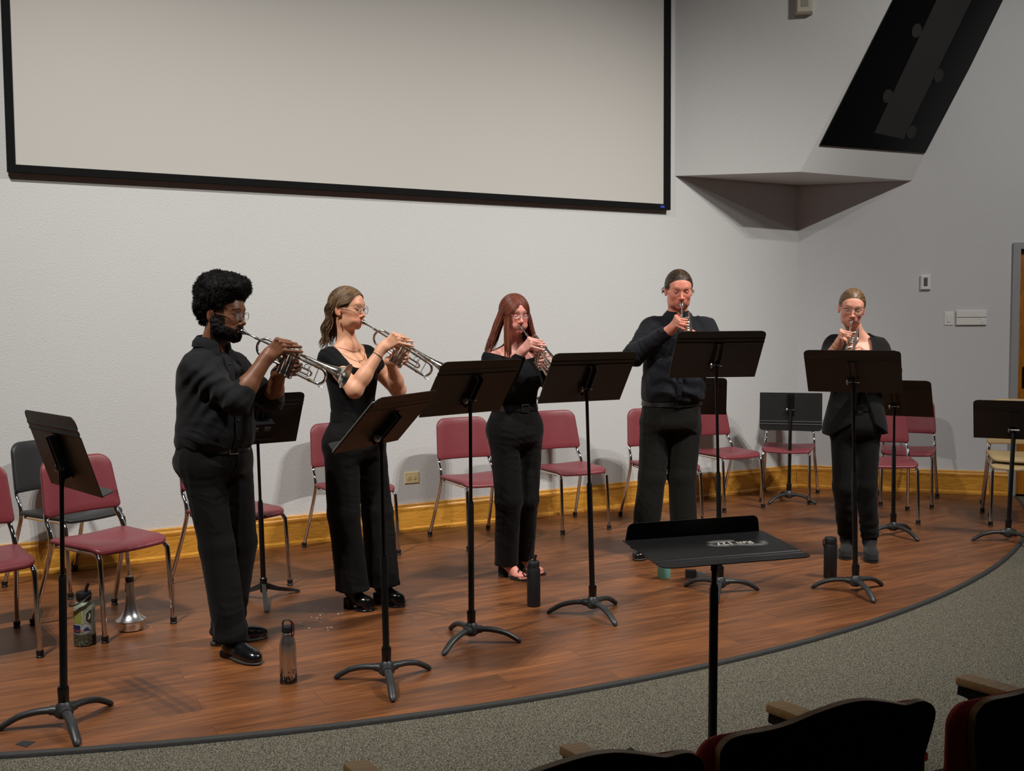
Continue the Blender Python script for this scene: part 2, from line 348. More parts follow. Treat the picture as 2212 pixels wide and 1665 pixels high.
def bevbox(mb,PF,s0,s1,o0,o1,z0,z1,b=.004):
    V=[PF(s0,o0,z0),PF(s1,o0,z0),PF(s1,o0,z1),PF(s0,o0,z1),PF(s0,o1-b,z0),PF(s1,o1-b,z0),PF(s1,o1-b,z1),PF(s0,o1-b,z1),PF(s0+b,o1,z0+b),PF(s1-b,o1,z0+b),PF(s1-b,o1,z1-b),PF(s0+b,o1,z1-b)]
    F=[(0,3,2,1)]+[(i,(i+1)%4,4+(i+1)%4,4+i) for i in range(4)]+[(4+i,4+(i+1)%4,8+(i+1)%4,8+i) for i in range(4)]+[(8,9,10,11)]
    mb.add(V,F)
def part(t,name,m,fn,smooth=False):
    mb=MB(); fn(mb); return mb.build(name,m,t,smooth=smooth,sharp=None if not smooth else 35,off=np.array(t.location))
t=wallthing('electrical_outlet','cream double outlet low on the wall above the oak baseboard','outlet',P1,-3.84,.36)
part(t,'cover_plate',M['cream'],lambda m:bevbox(m,P1,-3.898,-3.782,-.02,-.012,.355,.44))
for i,sc in enumerate((-3.862,-3.818)):
    part(t,'socket',M['cream'],lambda m,sc=sc:(m.lathe([(.0165,0),(.0165,.003),(.0,.003)],20,P1(sc,-.012,.398),N1)),True)
    part(t,'slots',M['blackrubber'],lambda m,sc=sc:(bevbox(m,P1,sc-.008,sc-.006,-.010,-.0075,.396,.405,.0003),bevbox(m,P1,sc+.005,sc+.007,-.010,-.0075,.396,.405,.0003),bevbox(m,P1,sc-.002,sc+.002,-.010,-.0075,.386,.390,.0003)))
t=wallthing('thermostat','small white thermostat with a grey display, highest device on the right wall','thermostat',P2,1.08,1.79)
part(t,'housing',M['white'],lambda m:bevbox(m,P2,1.037,1.119,-.02,.005,1.792,1.922,.008))
part(t,'display',M['greyplastic'],lambda m:bevbox(m,P2,1.062,1.094,.004,.0065,1.825,1.90,.001))
t=wallthing('light_switch','white paddle light switch beside the wide control panel','light switch',P2,1.275,1.48)
part(t,'cover_plate',M['white'],lambda m:bevbox(m,P2,1.237,1.312,-.02,-.013,1.48,1.60))
part(t,'paddle',M['white'],lambda m:bevbox(m,P2,1.259,1.291,-.013,-.008,1.507,1.575,.003))
t=wallthing('control_panel','wide white wall control panel with two bands, near the door','control panel',P2,1.455,1.48)
part(t,'lower_band',M['white'],lambda m:bevbox(m,P2,1.334,1.576,-.02,-.002,1.482,1.545,.003))
part(t,'upper_band',M['white'],lambda m:bevbox(m,P2,1.334,1.576,-.02,.0,1.549,1.607,.003))
part(t,'button',M['white'],lambda m:(bevbox(m,P2,1.532,1.556,-.002,.001,1.502,1.535,.001)))
part(t,'indicator',M['greyplastic'],lambda m:bevbox(m,P2,1.516,1.521,-.002,.0,1.53,1.535,.0005))
# small box speaker on the bulkhead's left face
UB=(Bp-A)/np.linalg.norm(Bp-A); NB=np.cross(UB,[0,0,1]); NB/=np.linalg.norm(NB); NB=NB if NB[1]<0 else -NB
def PB(s,o,z): return Bp+UB*s+NB*o+np.array([0,0,z-Bp[2]])
t=empty('wall_speaker',tuple(PB(.015,0,4.0)),0,'small off-white box fixture high on the left face of the bulkhead','speaker')
part(t,'housing',mat('ivory_plastic',srgb(190,184,170),.5),lambda m:bevbox(m,PB,-.05,.085,-.002,.07,4.01,4.30,.012))
part(t,'grille',mat('ivory_grille',srgb(150,148,132),.7),lambda m:bevbox(m,PB,-.02,.055,.069,.073,4.05,4.28,.01))
# long black panel on the leaning face
EX=(Cp-Bp)/np.linalg.norm(Cp-Bp); NFc=np.cross(Cp-Bp,B2-Bp); NFc/=np.linalg.norm(NFc); NFc=NFc if NFc[1]<0 else -NFc
EY=np.cross(NFc,EX); EY=EY if EY[2]>0 else -EY
def PFc(p,off): return p+NFc*off
q0=np.array([2.532,8.592,2.968]); q1=np.array([3.610,9.150,2.985])
dirL=np.array([3.067,8.463,4.089])-q0; dirL/=dirL[2]; 
def onf(p): return p-NFc*((p-Bp)@NFc)
q0=onf(q0); q1=onf(q1); q2=onf(q1+dirL*2.1); q3=onf(q0+dirL*2.1)
t=empty('black_display_panel',tuple(q0),0,'long black slanted panel mounted on the leaning face of the bulkhead','panel')
def f(m):
    V=[PFc(p,-.002) for p in(q0,q1,q2,q3)]+[PFc(p,.014) for p in(q0,q1,q2,q3)]
    m.add(V,[(4,5,6,7)]+[(i,(i+1)%4,4+(i+1)%4,4+i) for i in range(4)])
part(t,'panel_body',M['glassblack'],f)
def f(m):
    def pt(u,v,o=.013): return PFc(q0+(q1-q0)*u+dirL*v,o)
    V=[pt(.42,.13),pt(.72,.10),pt(.66,1.9),pt(.33,1.9)]+[pt(.42,.13,.017),pt(.72,.10,.017),pt(.66,1.9,.017),pt(.33,1.9,.017)]
    m.add(V,[(4,5,6,7)]+[(i,(i+1)%4,4+(i+1)%4,4+i) for i in range(4)])
    for u,v in((.76,.16),(.37,.42),(.74,.62),(.33,.93)):
        m.lathe([(.055,0),(.055,.006),(0,.006)],20,pt(u,v,.013),NFc)
part(t,'charcoal_strip',M['panelgrey'],f)  # slightly paler charcoal strip and four discs laid over the black panel
# ================================================================= FLOOR MARKS
mb=MB(); mb.add([(-1.846,3.733,.0012),(-1.79,3.706,.0012),(-1.779,3.757,.0012),(-1.829,3.762,.0012)],[(0,1,2,3)])
t=mb.build('tape_mark',M['tape'],None,smooth=False,sharp=None,off=(-1.81,3.74,0)); t.location=(-1.81,3.74,0); tag(t,'small black tape square on the stage boards near the front edge','tape')
mb=MB(); rr=random.Random(3)
for i in range(26):
    cx=-1.02+rr.gauss(0,.045); cy=5.36+rr.gauss(0,.10); a=rr.random()*6; s=.004+.004*rr.random()
    mb.box((cx,cy,.0012),(s,s*.4,.0008),[[math.cos(a),-math.sin(a),0],[math.sin(a),math.cos(a),0],[0,0,1]])
t=mb.build('floor_flecks',M['confetti'],None,smooth=False,sharp=None,off=(-1.02,5.36,0)); t.location=(-1.02,5.36,0); tag(t,'scatter of tiny white flecks on the stage boards','flecks',kind='stuff')
# ================================================================= CHAIRS
def make_chair(seatm):
    t=empty('chair')
    # seat, front at -y
    out=rrect(.41,.44,.43,.045,5,.05)
    def fn(u,v,w):
        y=v-.235; x=u
        sad=-.016*math.exp(-((x/.13)**2+((y+.0)/.14)**2))
        wf=-.02*max(0,(-y-.15)/.085)**2
        return (x,y,.455+w+sad+wf+.006*(abs(x)/.2)**2)
    mb=MB(); mb.slab(out,[(.012,-.022),(.003,-.021),(0,-.014),(.001,-.005),(.007,0)],fn); mb.build('seat',seatm,t,sharp=60)
    out=rrect(.43,.40,.295,.07,7,.025)
    def fb(u,v,w):
        k=v/.295; z=.562+v*.985; y=.213+.058*k+.035*(1-(u/.22)**2)-.012
        return (u,y-w,z)
    mb=MB(); mb.slab(out,[(.014,-.018),(.002,-.016),(0,-.008),(0,.002),(.004,.008),(.012,.011)],fb); mb.build('backrest',seatm,t,sharp=60)
    for s in(-1,1):
        mb=MB(); mb.tube(spline([(s*.185,.16,.425),(s*.185,-.10,.425),(s*.187,-.185,.424),(s*.190,-.222,.405),(s*.192,-.232,.36),(s*.196,-.258,.03)],6),.0125,12)
        o=mb.build('front_leg',M['chrome'],t)
        mb=MB(); mb.lathe([(.017,.0),(.018,.006),(.013,.012),(.017,.016),(.017,.034),(.0,.036)],14,(s*.196,-.258,0)); mb.build('foot_cap',M['blackrubber'],o)
        mb=MB(); mb.tube(spline([(s*.175,.262,.70),(s*.19,.240,.60),(s*.199,.222,.545),(s*.204,.185,.495),(s*.207,.172,.445),(s*.209,.185,.38),(s*.222,.252,.19),(s*.234,.318,.03)],6),.0125,12)
        o=mb.build('rear_leg',M['chrome'],t)
        mb=MB(); mb.lathe([(.017,.0),(.018,.006),(.013,.012),(.017,.016),(.017,.034),(.0,.036)],14,(s*.234,.32,0)); mb.build('foot_cap',M['blackrubber'],o)
    mb=MB()
    for y in(-.13,.12): mb.tube([(-.185,y,.427),(.185,y,.427)],.008,8)
    mb.build('under_seat_bars',M['blackrubber'],t)
    return t
RED=make_chair(M['seatred']); first=[True]
def place(proto,x,y,a,label,group,used):
    c=proto if not used[0] else dup_tree(proto)
    used[0]=True; c.location=(x,y,0); c.rotation_euler=(0,0,R_(a)); tag(c,label,'chair',group); return c
ur=[False]; G='burgundy chairs on the stage'
for x,y,a,l in((-2.522,4.812,38.9,'burgundy chair cut off by the left edge of the photo'),
 (-2.081,5.253,54.2,'burgundy chair nearest the mute and sage bottle, behind the leftmost music stand'),
 (-1.642,6.043,49.8,'burgundy chair mostly hidden behind the man with the afro'),
 (-1.067,6.908,33.4,'burgundy chair behind the woman in the short-sleeved black top'),
 (-.244,7.216,27.5,'burgundy chair beside the wall outlet, left of the red-haired woman'),
 (.422,7.721,26.0,'burgundy chair just right of the red-haired woman'),
 (1.161,7.859,15.4,'burgundy chair hidden behind the tall man in the dark shirt'),
 (1.765,8.556,25.6,'burgundy chair between the tall man and the upside-down grey music stand'),
 (2.377,8.874,-19.3,'burgundy chair right behind the low music stand with the flipped desk'),
 (2.89,7.971,-9.6,'burgundy chair right behind the woman in the blazer, nearer of the two there'),
 (3.321,8.64,-22.7,'burgundy chair closest to the right wall, farther of the two by the blazer')):
    place(RED,x,y,a,l,G,ur)
BLK=make_chair(M['seatblack']); BLK.location=(-2.61,6.055,0); BLK.rotation_euler=(0,0,R_(57.5)); tag(BLK,'black chair against the wall at the far left','chair')
TAN=make_chair(M['seattan']); ut=[False]
place(TAN,3.832,7.778,-22.7,'tan chair at the bottom of the stack by the door','tan stacked chairs by the door',ut)
c=place(TAN,3.832+.020,7.778+.05,-22.7,'tan chair on top of the stack by the door','tan stacked chairs by the door',ut); c.location[2]=.055
# ================================================================= MUSIC STANDS
def desk_frame(yaw,tilt):
    wd=np.array([math.cos(yaw),math.sin(yaw),0]); bk=np.array([-math.sin(yaw),math.cos(yaw),0])
    up=np.array([0,0,1.])*math.cos(tilt)-bk*math.sin(tilt); nf=np.cross(up,wd); nf=nf if nf@bk>0 else -nf
    nf=bk*math.cos(tilt)+np.array([0,0,1.])*math.sin(tilt)
    return wd,up,nf
def make_stand(label,base,piv,yaw,tilt,legs,h0=.1,flip=False,group='black music stands',split=.55,flatlegs=False,leg_r=.24,ledge=True,knob=-1,fins=True):
    B=np.array([base[0],base[1],0.]); t=empty('music_stand',tuple(B),0,label,'music stand',group)
    P=np.array(piv,float)-B; wd,up,nf=desk_frame(R_(yaw),R_(tilt))
    if flip: up_d=-up
    else: up_d=up
    Wd,Hd=.508,.318
    o0=P+nf*.022-up_d*(h0 if not flip else Hd-h0)     # bottom (ledge) edge centre
    out=rrect(Wd,Wd,Hd,.03,6,.002)
    def fn(u,v,w):
        rib=0.0
        for c0 in(Hd-.052,Hd-.075): rib+=.0035*math.exp(-((v-c0)/.004)**2)
        return tuple(o0+wd*u+up_d*v+nf*(w-rib))
    # desk as a ribbed sheet: grid version to hold the two creases
    rows=[0,.01,.06,.12,.18]+[Hd-.09+.003*i for i in range(20)]+[Hd-.03,Hd-.022,Hd-.014,Hd-.006,Hd]
    rows=sorted(set([round(r,4) for r in rows])); cols=21
    mb=MB(); V=[]; th=.0014
    def halfw(v):
        r=.03; d=v-(Hd-r)
        return Wd/2 if d<=0 else Wd/2-r+math.sqrt(max(0,r*r-d*d))
    for side in(-th,th):
        for v in rows:
            for j in range(cols): V.append(fn(halfw(v)*(2*j/(cols-1)-1),v,side))
    nr=len(rows); F=[]; off=nr*cols
    for i in range(nr-1):
        for j in range(cols-1):
            a=i*cols+j; F.append((a,a+cols,a+cols+1,a+1)); F.append((off+a,off+a+1,off+a+cols+1,off+a+cols))
    rim=[(0,j) for j in range(cols)]+[(i,cols-1) for i in range(1,nr)]+[(nr-1,j) for j in range(cols-2,-1,-1)]+[(i,0) for i in range(nr-2,0,-1)]
    for k in range(len(rim)):
        a=rim[k];b=rim[(k+1)%len(rim)]; ia=a[0]*cols+a[1]; ib=b[0]*cols+b[1]; F.append((ia,ib,off+ib,off+ia))
    mb.add(V,F); desk=mb.build('desk',M['desk'],t,sharp=50)
    if ledge:
        out=rrect(Wd-.02,Wd-.03,.056,.022,5,.001); mb=MB()
        mb.slab(out,[(0,-th),(0,th)],lambda u,v,w: tuple(o0+wd*u+nf*v+up_d*w)); mb.build('ledge',M['desk'],t,sharp=40)
    # bracket channel up the back of the desk
    mb=MB(); A=np.stack([wd,up,nf],1)
    for sx in((-.017,.017) if fins else ()): mb.box(P+wd*sx+up*.045+nf*.004,(.0018,.085,.014),A)
    mb.box(P+up*.045+nf*.018,(.028,.09,.0015),A)
    mb.build('bracket',M['pole'],t,smooth=False,sharp=None)
    mb=MB(); mb.tube([P-wd*.034,P+wd*.034],.0055,12); mb.build('pivot_bolt',M['chrome'],t)
    mb=MB(); mb.lathe([(.0,-.006),(.012,-.006),(.017,-.003),(.018,.001),(.015,.005),(.006,.007),(0,.007)],20,P+wd*(knob*.030),wd*knob,capb=False,capt=False); mb.build('pivot_knob',M['steel'],t)
    # poles
    top=P+np.array([0,0,-.002]); bot=np.array([0,0,.075]); ax=(top-bot)/np.linalg.norm(top-bot); L=np.linalg.norm(top-bot); mid=bot+ax*L*split
    mb=MB(); mb.tube([bot+ax*L*(split-.03),top-ax*.03,top-ax*.02],.0085,14); mb.tube([top-ax*.05,top],[.0115,.0115],14); mb.build('upper_pole',M['polein'],t)
    mb=MB(); mb.tube([bot,mid-ax*.004,mid],[.0145,.0145,.0125],16); mb.tube([mid-ax*.006,mid+ax*.010],[.0138,.0115],16); mb.build('lower_pole',M['pole'],t)
    if not flatlegs:
        mb=MB(); mb.lathe([(.018,.09),(.0195,.092),(.0215,.15),(.019,.158),(.016,.158)],20); mb.build('collar',M['pole'],t)
        mb=MB(); mb.lathe([(.022,.035),(.034,.045),(.036,.062),(.031,.080),(.023,.094),(.019,.098)],20); mb.build('hub',M['base'],t)
        for a in legs:
            a=R_(a); d=np.array([math.cos(a),math.sin(a),0]); mb=MB()
            k=leg_r/.24
            pts=spline([d*.01+[0,0,.064],d*.06*k+[0,0,.066],d*.11*k+[0,0,.062],d*.165*k+[0,0,.048],d*.21*k+[0,0,.024],d*.24*k+[0,0,.004]],5)
            n=len(pts); rad=np.interp(np.linspace(0,1,n),[0,.3,.7,.9,1],[.019,.0175,.0165,.0155,.007])
            for i,(p,r) in enumerate(zip(pts,rad)): p[2]=max(p[2],r*.75)
            mb.tube(pts,rad,14,flat=.75,up=(0,0,1)); leg=mb.build('leg',M['base'],t)
            mb=MB(); sp=np.array([d*.022+[0,0,.064],d*.036+[0,0,.065],d*.052+[0,0,.066]]); mb.tube(sp,[.0235,.0225,.0205],16,flat=.85,up=(0,0,1)); mb.build('leg_socket',M['base'],leg)
    else:
        mb=MB(); mb.lathe([(.016,.05),(.020,.055),(.020,.13),(.016,.135)],16); mb.build('collar',M['pole'],t)
        for a in legs:
            a=R_(a); d=np.array([math.cos(a),math.sin(a),0]); e=np.array([-d[1],d[0],0]); mb=MB()
            A3=np.stack([d,e,[0,0,1]],1); V=[]
            for r,z,w,h in((.012,.085,.010,.018),(.10,.05,.011,.012),(.235,.012,.014,.007),(.25,.006,.012,.005)):
                for sy,sz in((-1,-1),(1,-1),(1,1),(-1,1)): V.append(d*r+e*w*sy+np.array([0,0,max(z+h*sz,0)]))
            mb.add(V,[(i*4+j,i*4+(j+1)%4,i*4+4+(j+1)%4,i*4+4+j) for i in range(3) for j in range(4)]+[(3,2,1,0),(12,13,14,15)])
            mb.build('leg',M['base'],t,smooth=False,sharp=None)
    return t,B+o0,wd,up_d,nf
S=[]
S.append(make_stand('music stand at the far left edge of the stage, desk seen almost edge-on',(-1.736,3.904),(-1.718,3.915,.999),-46.2,17.8,(-171,65,-56)))
s2=make_stand('music stand before the woman in the short-sleeved top, desk tipped far back',(-.547,4.36),(-.559,4.383,1.058),65.4,43.1,(167,43,-77),h0=.08,split=.48)
S.append(s2)
S.append(make_stand('music stand between the second and third players, left of the red-haired woman',(-.204,4.913),(-.2,4.935,1.171),43.2,34.3,(119,-3,-121)))
S.append(make_stand('music stand just right of the red-haired woman, beside the slim black bottle',(.417,5.372),(.391,5.415,1.189),27.3,33.7,(175,53,-65)))
S.append(make_stand('tallest music stand, in front of the tall man in the dark shirt',(1.169,5.772),(1.142,5.78,1.291),8.0,34.5,(137,14,-106),split=.5))
S.append(make_stand('music stand in front of the woman in the blazer',(1.939,5.784),(1.897,5.743,1.195),-24.3,40.4,(158,33,-84)))
S.append(make_stand('music stand behind the man with the afro, holding a small black case',(-1.39,5.679),(-1.399,5.654,.956),36.1,25.4,(52,-73,149),flatlegs=True))
S.append(make_stand('low music stand near the wall corner with its desk flipped upside down',(2.34,8.693),(2.336,8.651,.785),-16.6,-5.2,(-149,-38,93),h0=.195-.02,flip=True,split=.99))
S.append(make_stand('music stand right behind the woman in the blazer, before the two burgundy chairs',(2.715,7.311),(2.702,7.293,.923),-30,34,(-158,-66,40),h0=.10,split=.66))
S.append(make_stand('music stand at the right edge of the photo before the tan chairs',(3.424,7.077),(3.433,7.05,.776),-26.9,30,(173,-58,52),h0=.09,split=.97))
S.append(make_stand('music stand behind the tall man, only its lower desk corner showing',(1.30,7.50),(1.30,7.50,.93),-10,30,(100,-20,-140),h0=.1,split=.6))
# conductor's stand in the aisle, desk flat, seen from above
s7=make_stand('music stand in the foreground with a flat desk stencilled Rm 127',(.626,3.2),(.642,3.262,.80),16.3,93.6,(90,-30,210),h0=.15,group='black music stands',split=.86,fins=False)
for ch in s7[0].children:
    if ch.name.startswith('upper_pole'): pass
# stencilled lettering on the flat desk
def text_mesh(txt,size,mat_,name,parent,M4,extrude=.0006,bend=None):
    cu=D.curves.new('tmp','FONT'); cu.body=txt; cu.size=size; cu.extrude=extrude; cu.offset=.0009 if size>.03 else 0; cu.align_x='CENTER'; cu.align_y='CENTER'
    o=D.objects.new('tmp',cu); COL.objects.link(o); dg=bpy.context.evaluated_depsgraph_get(); me=D.meshes.new_from_object(o.evaluated_get(dg))
    D.objects.remove(o); D.curves.remove(cu)
    V=np.array([v.co[:] for v in me.vertices]); F=[tuple(p.vertices) for p in me.polygons]; D.meshes.remove(me)
    if bend: V=np.array([bend(*p) for p in V])
    else: V=V@np.array(M4)[:3,:3].T+np.array(M4)[:3,3]
    return mesh_obj(name,V,F,mat_,parent,False)
t,o0,wd,up,nf=s7; nrm=nf
B7=np.array(t.location)
Mx=np.eye(4)
def on_desk(u,v): return o0-B7+wd*u+up*v+nrm*.0022
ink=mat('white_stencil_paint',srgb(232,232,215),.6)
sx=-wd; sy=-up*-1
R0m=np.stack([-wd,up*-1,np.cross(-wd,up*-1)],1)
# letters read from the stage side: their tops point away from the ledge
X_=np.cross(up,nrm)     # reading direction so that X x up = normal
R0m=np.stack([X_,up,nrm],1)
for s_,u_,sz in(('127',.052,.041),('Rm',.122,.041)):
    Mx=np.eye(4); Mx[:3,:3]=R0m; Mx[:3,3]=on_desk(u_,.118+(.006 if s_=='Rm' else 0)); text_mesh(s_,sz,ink,'stencil_letters',t,Mx,.0003)
spray=NT('white_overspray'); b=spray.b; b.inputs['Base Color'].default_value=(.7,.7,.68,1); b.inputs['Roughness'].default_value=.7
tc=spray.n('ShaderNodeTexCoord'); nz=spray.n('ShaderNodeTexNoise',Scale=55.0,Detail=4.0); spray.l(tc.outputs['Object'],nz.inputs['Vector'])
at=spray.n('ShaderNodeAttribute',attribute_name='Col'); mu=spray.n('ShaderNodeMath',operation='MULTIPLY'); spray.l(at.outputs['Fac'],mu.inputs[0]); spray.l(nz.outputs[0],mu.inputs[1]); spray.l(mu.outputs[0],b.inputs['Alpha'])
V=[];F=[];Cc=[]
path=[(.0,.112),(.005,.128),(.03,.137),(.05,.138),(.08,.136),(.10,.142),(.14,.152),(.17,.152),(.185,.135),(.188,.115)]
path2=[(.005,.105),(.02,.096),(.05,.092),(.08,.094),(.10,.098)]
for pth in(spline([(a,b_) for a,b_ in path],5),spline(path2,5)):
    nn=len(pth); b0=len(V)
    for i,(a,b_) in enumerate(pth):
        d=pth[min(i+1,nn-1)]-pth[max(i-1,0)]; d/=np.linalg.norm(d); nn2=np.array([-d[1],d[0]])
        for k in range(5):
            q_=(k-2)/2; p=np.array([a,b_])+nn2*.017*q_; V.append(on_desk(p[0],p[1])-nrm*.0004)
            f=(1-abs(q_))*min(1,(i+1)/4,(nn-i)/4)*.75; Cc.append((f,f,f))
    for i in range(nn-1):
        for k in range(4): F.append((b0+i*5+k,b0+i*5+k+1,b0+(i+1)*5+k+1,b0+(i+1)*5+k))
mesh_obj('overspray',V,F,spray.m,t,False,colors=np.array(Cc))
# sheet music on the second stand
t,o0,wd,up,nf=s2
sm=empty('sheet_music',tuple(o0+up*.15+nf*.004),0,'white sheet music lying on the low tipped-back music stand','sheet music')
mb=MB()
for i,(sh,dz) in enumerate(((0,0),(.012,.0012),(-.004,.0022))):
    V=[];
    for u,v in((-.258,.004),(.16,.004),(.16,.29),(-.258,.29)): V.append(-up*.15-nf*.004+wd*(u+sh*.4)+up*(v)+nf*(.0035+dz))
    W_=[p+nf*.0008 for p in V]; mb.add(V+W_,[(4,5,6,7),(3,2,1,0)]+[(j,(j+1)%4,4+(j+1)%4,4+j) for j in range(4)])
mb.build('pages',M['paper'],sm,smooth=False,sharp=None)
# small black case with two grey latches held on the stand behind the first player
t,o0,wd,up,nf=S[6]
cc=empty('small_black_case',tuple(o0+up*.12-nf*.04),0,'small black case with two grey latches on the stand behind the first man','case')
A=np.stack([wd,up,nf],1); mb=MB(); mb.box((0,0,0),(.075,.045,.028),A); cb_=mb.build('case_body',M['matblack'],cc,smooth=False,sharp=None)
for sx_ in(-.035,.035):
    mb=MB(); mb.box(wd*sx_+up*.015-nf*.03,(.016,.011,.003),A); mb.build('latch',M['greyplastic'],cc,smooth=False,sharp=None)
mb=MB(); mb.box(-up*.047-nf*.005,(.078,.006,.03),A); mb.build('shelf_lip',M['base'],cc,smooth=False,sharp=None)
# ================================================================= BOTTLES, MUTE
def thing(name,x,y,label,cat,rz=0): return empty(name,(x,y,0),R_(rz),label,cat)
def lz(t,name,prof,m,n=36,**k): mb=MB(); mb.lathe(prof,n,**k); return mb.build(name,m,t,sharp=40)
# sage bottle with stickers
t=thing('water_bottle',-2.075,4.925,'sage green water bottle covered in stickers under the leftmost burgundy chair','water bottle',0)
Rb=.049
q=NT('sage_and_black_wrap')
lz(t,'bottle_body',[(.0,0),(.044,0),(Rb,.005),(Rb,.175),(.047,.192),(.036,.208),(.031,.214),(.031,.222),(0,.222)],M['sage'])
lz(t,'rubber_boot',[(0,-.0),(.046,.0),(Rb+.001,.004),(Rb+.001,.052),(Rb-.001,.053)],M['matblack'])
lid=lz(t,'lid',[(.0,.220),(.034,.220),(.034,.232),(.036,.234),(.036,.252),(.033,.258),(0,.258)],M['matblack'])
mb=MB(); mb.tube([(.01,0,.255),(.016,-.004,.275),(.026,-.006,.30)],[.009,.0075,.0075],12); mb.build('straw',M['matblack'],lid)
mb=MB(); mb.tube(spline([(.036,-.01,.245),(.02,-.052,.228),(-.02,-.062,.208),(-.052,-.04,.205),(-.04,-.0,.235),(-.036,.01,.245)],6),.006,10,flat=.5); mb.build('carry_loop',M['matblack'],lid)
def decal(t,name,m,a0,a1,z0,z1,r,nseg=10,holes=None):
    V=[];F=[]
    for i in range(nseg+1):
        a=R_(a0+(a1-a0)*i/nseg)
        for z in(z0,z1): V.append((r*math.cos(a),r*math.sin(a),z))
    return V,[(2*i,2*i+2,2*i+3,2*i+1) for i in range(nseg)]
def decobj(t,name,m,*a):
    V,F=decal(t,name,m,*a); return mesh_obj(name,V,F,m,t,True)
yel=NT('sticker_landscape_print'); b=yel.b; tc=yel.n('ShaderNodeTexCoord'); wv=yel.n('ShaderNodeTexWave',Scale=60.0,Distortion=6.0,Detail=1.0); yel.l(tc.outputs['Object'],wv.inputs['Vector'])
cr=yel.n('ShaderNodeValToRGB'); e=cr.color_ramp.elements; e[0].color=srgb(44,52,34); e[1].color=srgb(188,190,96); e[0].position=.35; e[1].position=.45; yel.l(wv.outputs['Color'],cr.inputs[0]); yel.l(cr.outputs[0],b.inputs['Base Color'])
stk=NT('sticker_scribble_print'); b=stk.b; tc=stk.n('ShaderNodeTexCoord'); nz=stk.n('ShaderNodeTexNoise',Scale=70.0,Detail=1.0,Distortion=3.0); stk.l(tc.outputs['Object'],nz.inputs['Vector'])
cr=stk.n('ShaderNodeValToRGB'); e=cr.color_ramp.elements; e[0].color=srgb(26,26,30); e[1].color=srgb(26,26,30); e[0].position=.46; e[1].position=.54; x=e.new(.5); x.color=srgb(176,176,130); stk.l(nz.outputs[0],cr.inputs[0]); stk.l(cr.outputs[0],b.inputs['Base Color'])
decobj(t,'sticker_border',M['paper'],-165,-78,.112,.176,Rb+.0006); decobj(t,'landscape_sticker',yel.m,-163,-80,.114,.174,Rb+.0012)
decobj(t,'sticker_border',M['paper'],-165,-88,.066,.109,Rb+.0006); decobj(t,'navy_sticker',mat('navy_vinyl',srgb(30,38,84),.5),-163,-90,.068,.107,Rb+.0012)
decobj(t,'scribble_sticker',stk.m,-170,-30,.004,.062,Rb+.0022)
org=mat('orange_vinyl',srgb(222,120,52),.5)
def bendtext(x,y,z,r=Rb+.0018,z0=.079): a=R_(-128)+x/r; return (r*math.cos(a),r*math.sin(a),z0+y)
text_mesh('COLORADO',.019,org,'sticker_lettering',t,None,.0003,bend=bendtext)
# round and angular stickers on the right side
def patch(pts,r,a0,z0,nm,m,par):
    # polygon in (arc,z) filled radially
    c=np.mean(pts,0); V=[(r*math.cos(a0+c[0]/r),r*math.sin(a0+c[0]/r),z0+c[1])]; n=len(pts)
    for p in pts: V.append((r*math.cos(a0+p[0]/r),r*math.sin(a0+p[0]/r),z0+p[1]))
    return mesh_obj(nm,V,[(0,1+i,1+(i+1)%n) for i in range(n)],m,par,True)
cir=lambda R:[(R*math.cos(2*PI*i/24),R*math.sin(2*PI*i/24)) for i in range(24)]
patch(cir(.021),Rb+.0006,R_(-58),.086,'round_sticker',M['paper'],t); patch(cir(.018),Rb+.0012,R_(-58),.086,'round_sticker_print',mat('pale_blue_vinyl',srgb(150,165,200),.5),t)
patch([(-.016,-.006),(-.010,-.010),(-.004,0),(0,-.012),(.004,0),(.011,-.009),(.016,-.004),(.006,.005),(0,.010),(-.007,.004)],Rb+.0018,R_(-58),.086,'sticker_mountain',mat('slate_vinyl',srgb(50,55,75),.5),t)
patch([(-.016,-.018),(.0,-.034),(.016,-.040),(.018,.04),(.0,.03),(-.012,.018)],Rb+.0006,R_(-48),.146,'angular_sticker',M['paper'],t)
patch([(-.013,-.016),(.0,-.030),(.014,-.036),(.016,.034),(.0,.025),(-.010,.015)],Rb+.0012,R_(-48),.146,'angular_sticker_print',mat('dark_green_vinyl',srgb(60,66,56),.5),t)
patch([(-.003,-.014),(.006,-.012),(.012,.0),(.010,.014),(.003,.016),(.004,.004)],Rb+.0018,R_(-48),.146,'sticker_moon',M['paper'],t)
# straight mute
t=thing('trumpet_mute',-1.94,5.16,'aluminium straight mute standing on its wide end under the burgundy chair','mute')
lz(t,'mute_shell',[(0,.002),(.050,.0),(.060,.006),(.066,.030),(.069,.046),(.0735,.050),(.0735,.054),(.068,.058),(.052,.070),(.040,.088),(.032,.112),(.026,.145),(.0215,.185),(.019,.225),(.017,.256),(0,.256)],M['alu'],48)
lz(t,'cork_band',[(.0,.246),(.0195,.246),(.0205,.250),(.0205,.268),(.018,.270),(.014,.270)],M['blackrubber'],30)
lz(t,'mute_tip',[(0,.268),(.013,.268),(.013,.274),(.006,.275)],M['alu'],24)
for a in(-140,-60,60):
    V,F=decal(t,'',None,a-14,a+14,.196,.246,.0225,4); mesh_obj('cork_strip',V,F,mat('cork',srgb(120,98,70),.8) if a==-60 else D.materials.get('cork') or mat('cork',srgb(120,98,70),.8),t,True)
V,F=decal(t,'',None,-122,-84,.176,.236,.0225,4); mesh_obj('paper_label',V,F,M['paper'],t,True)
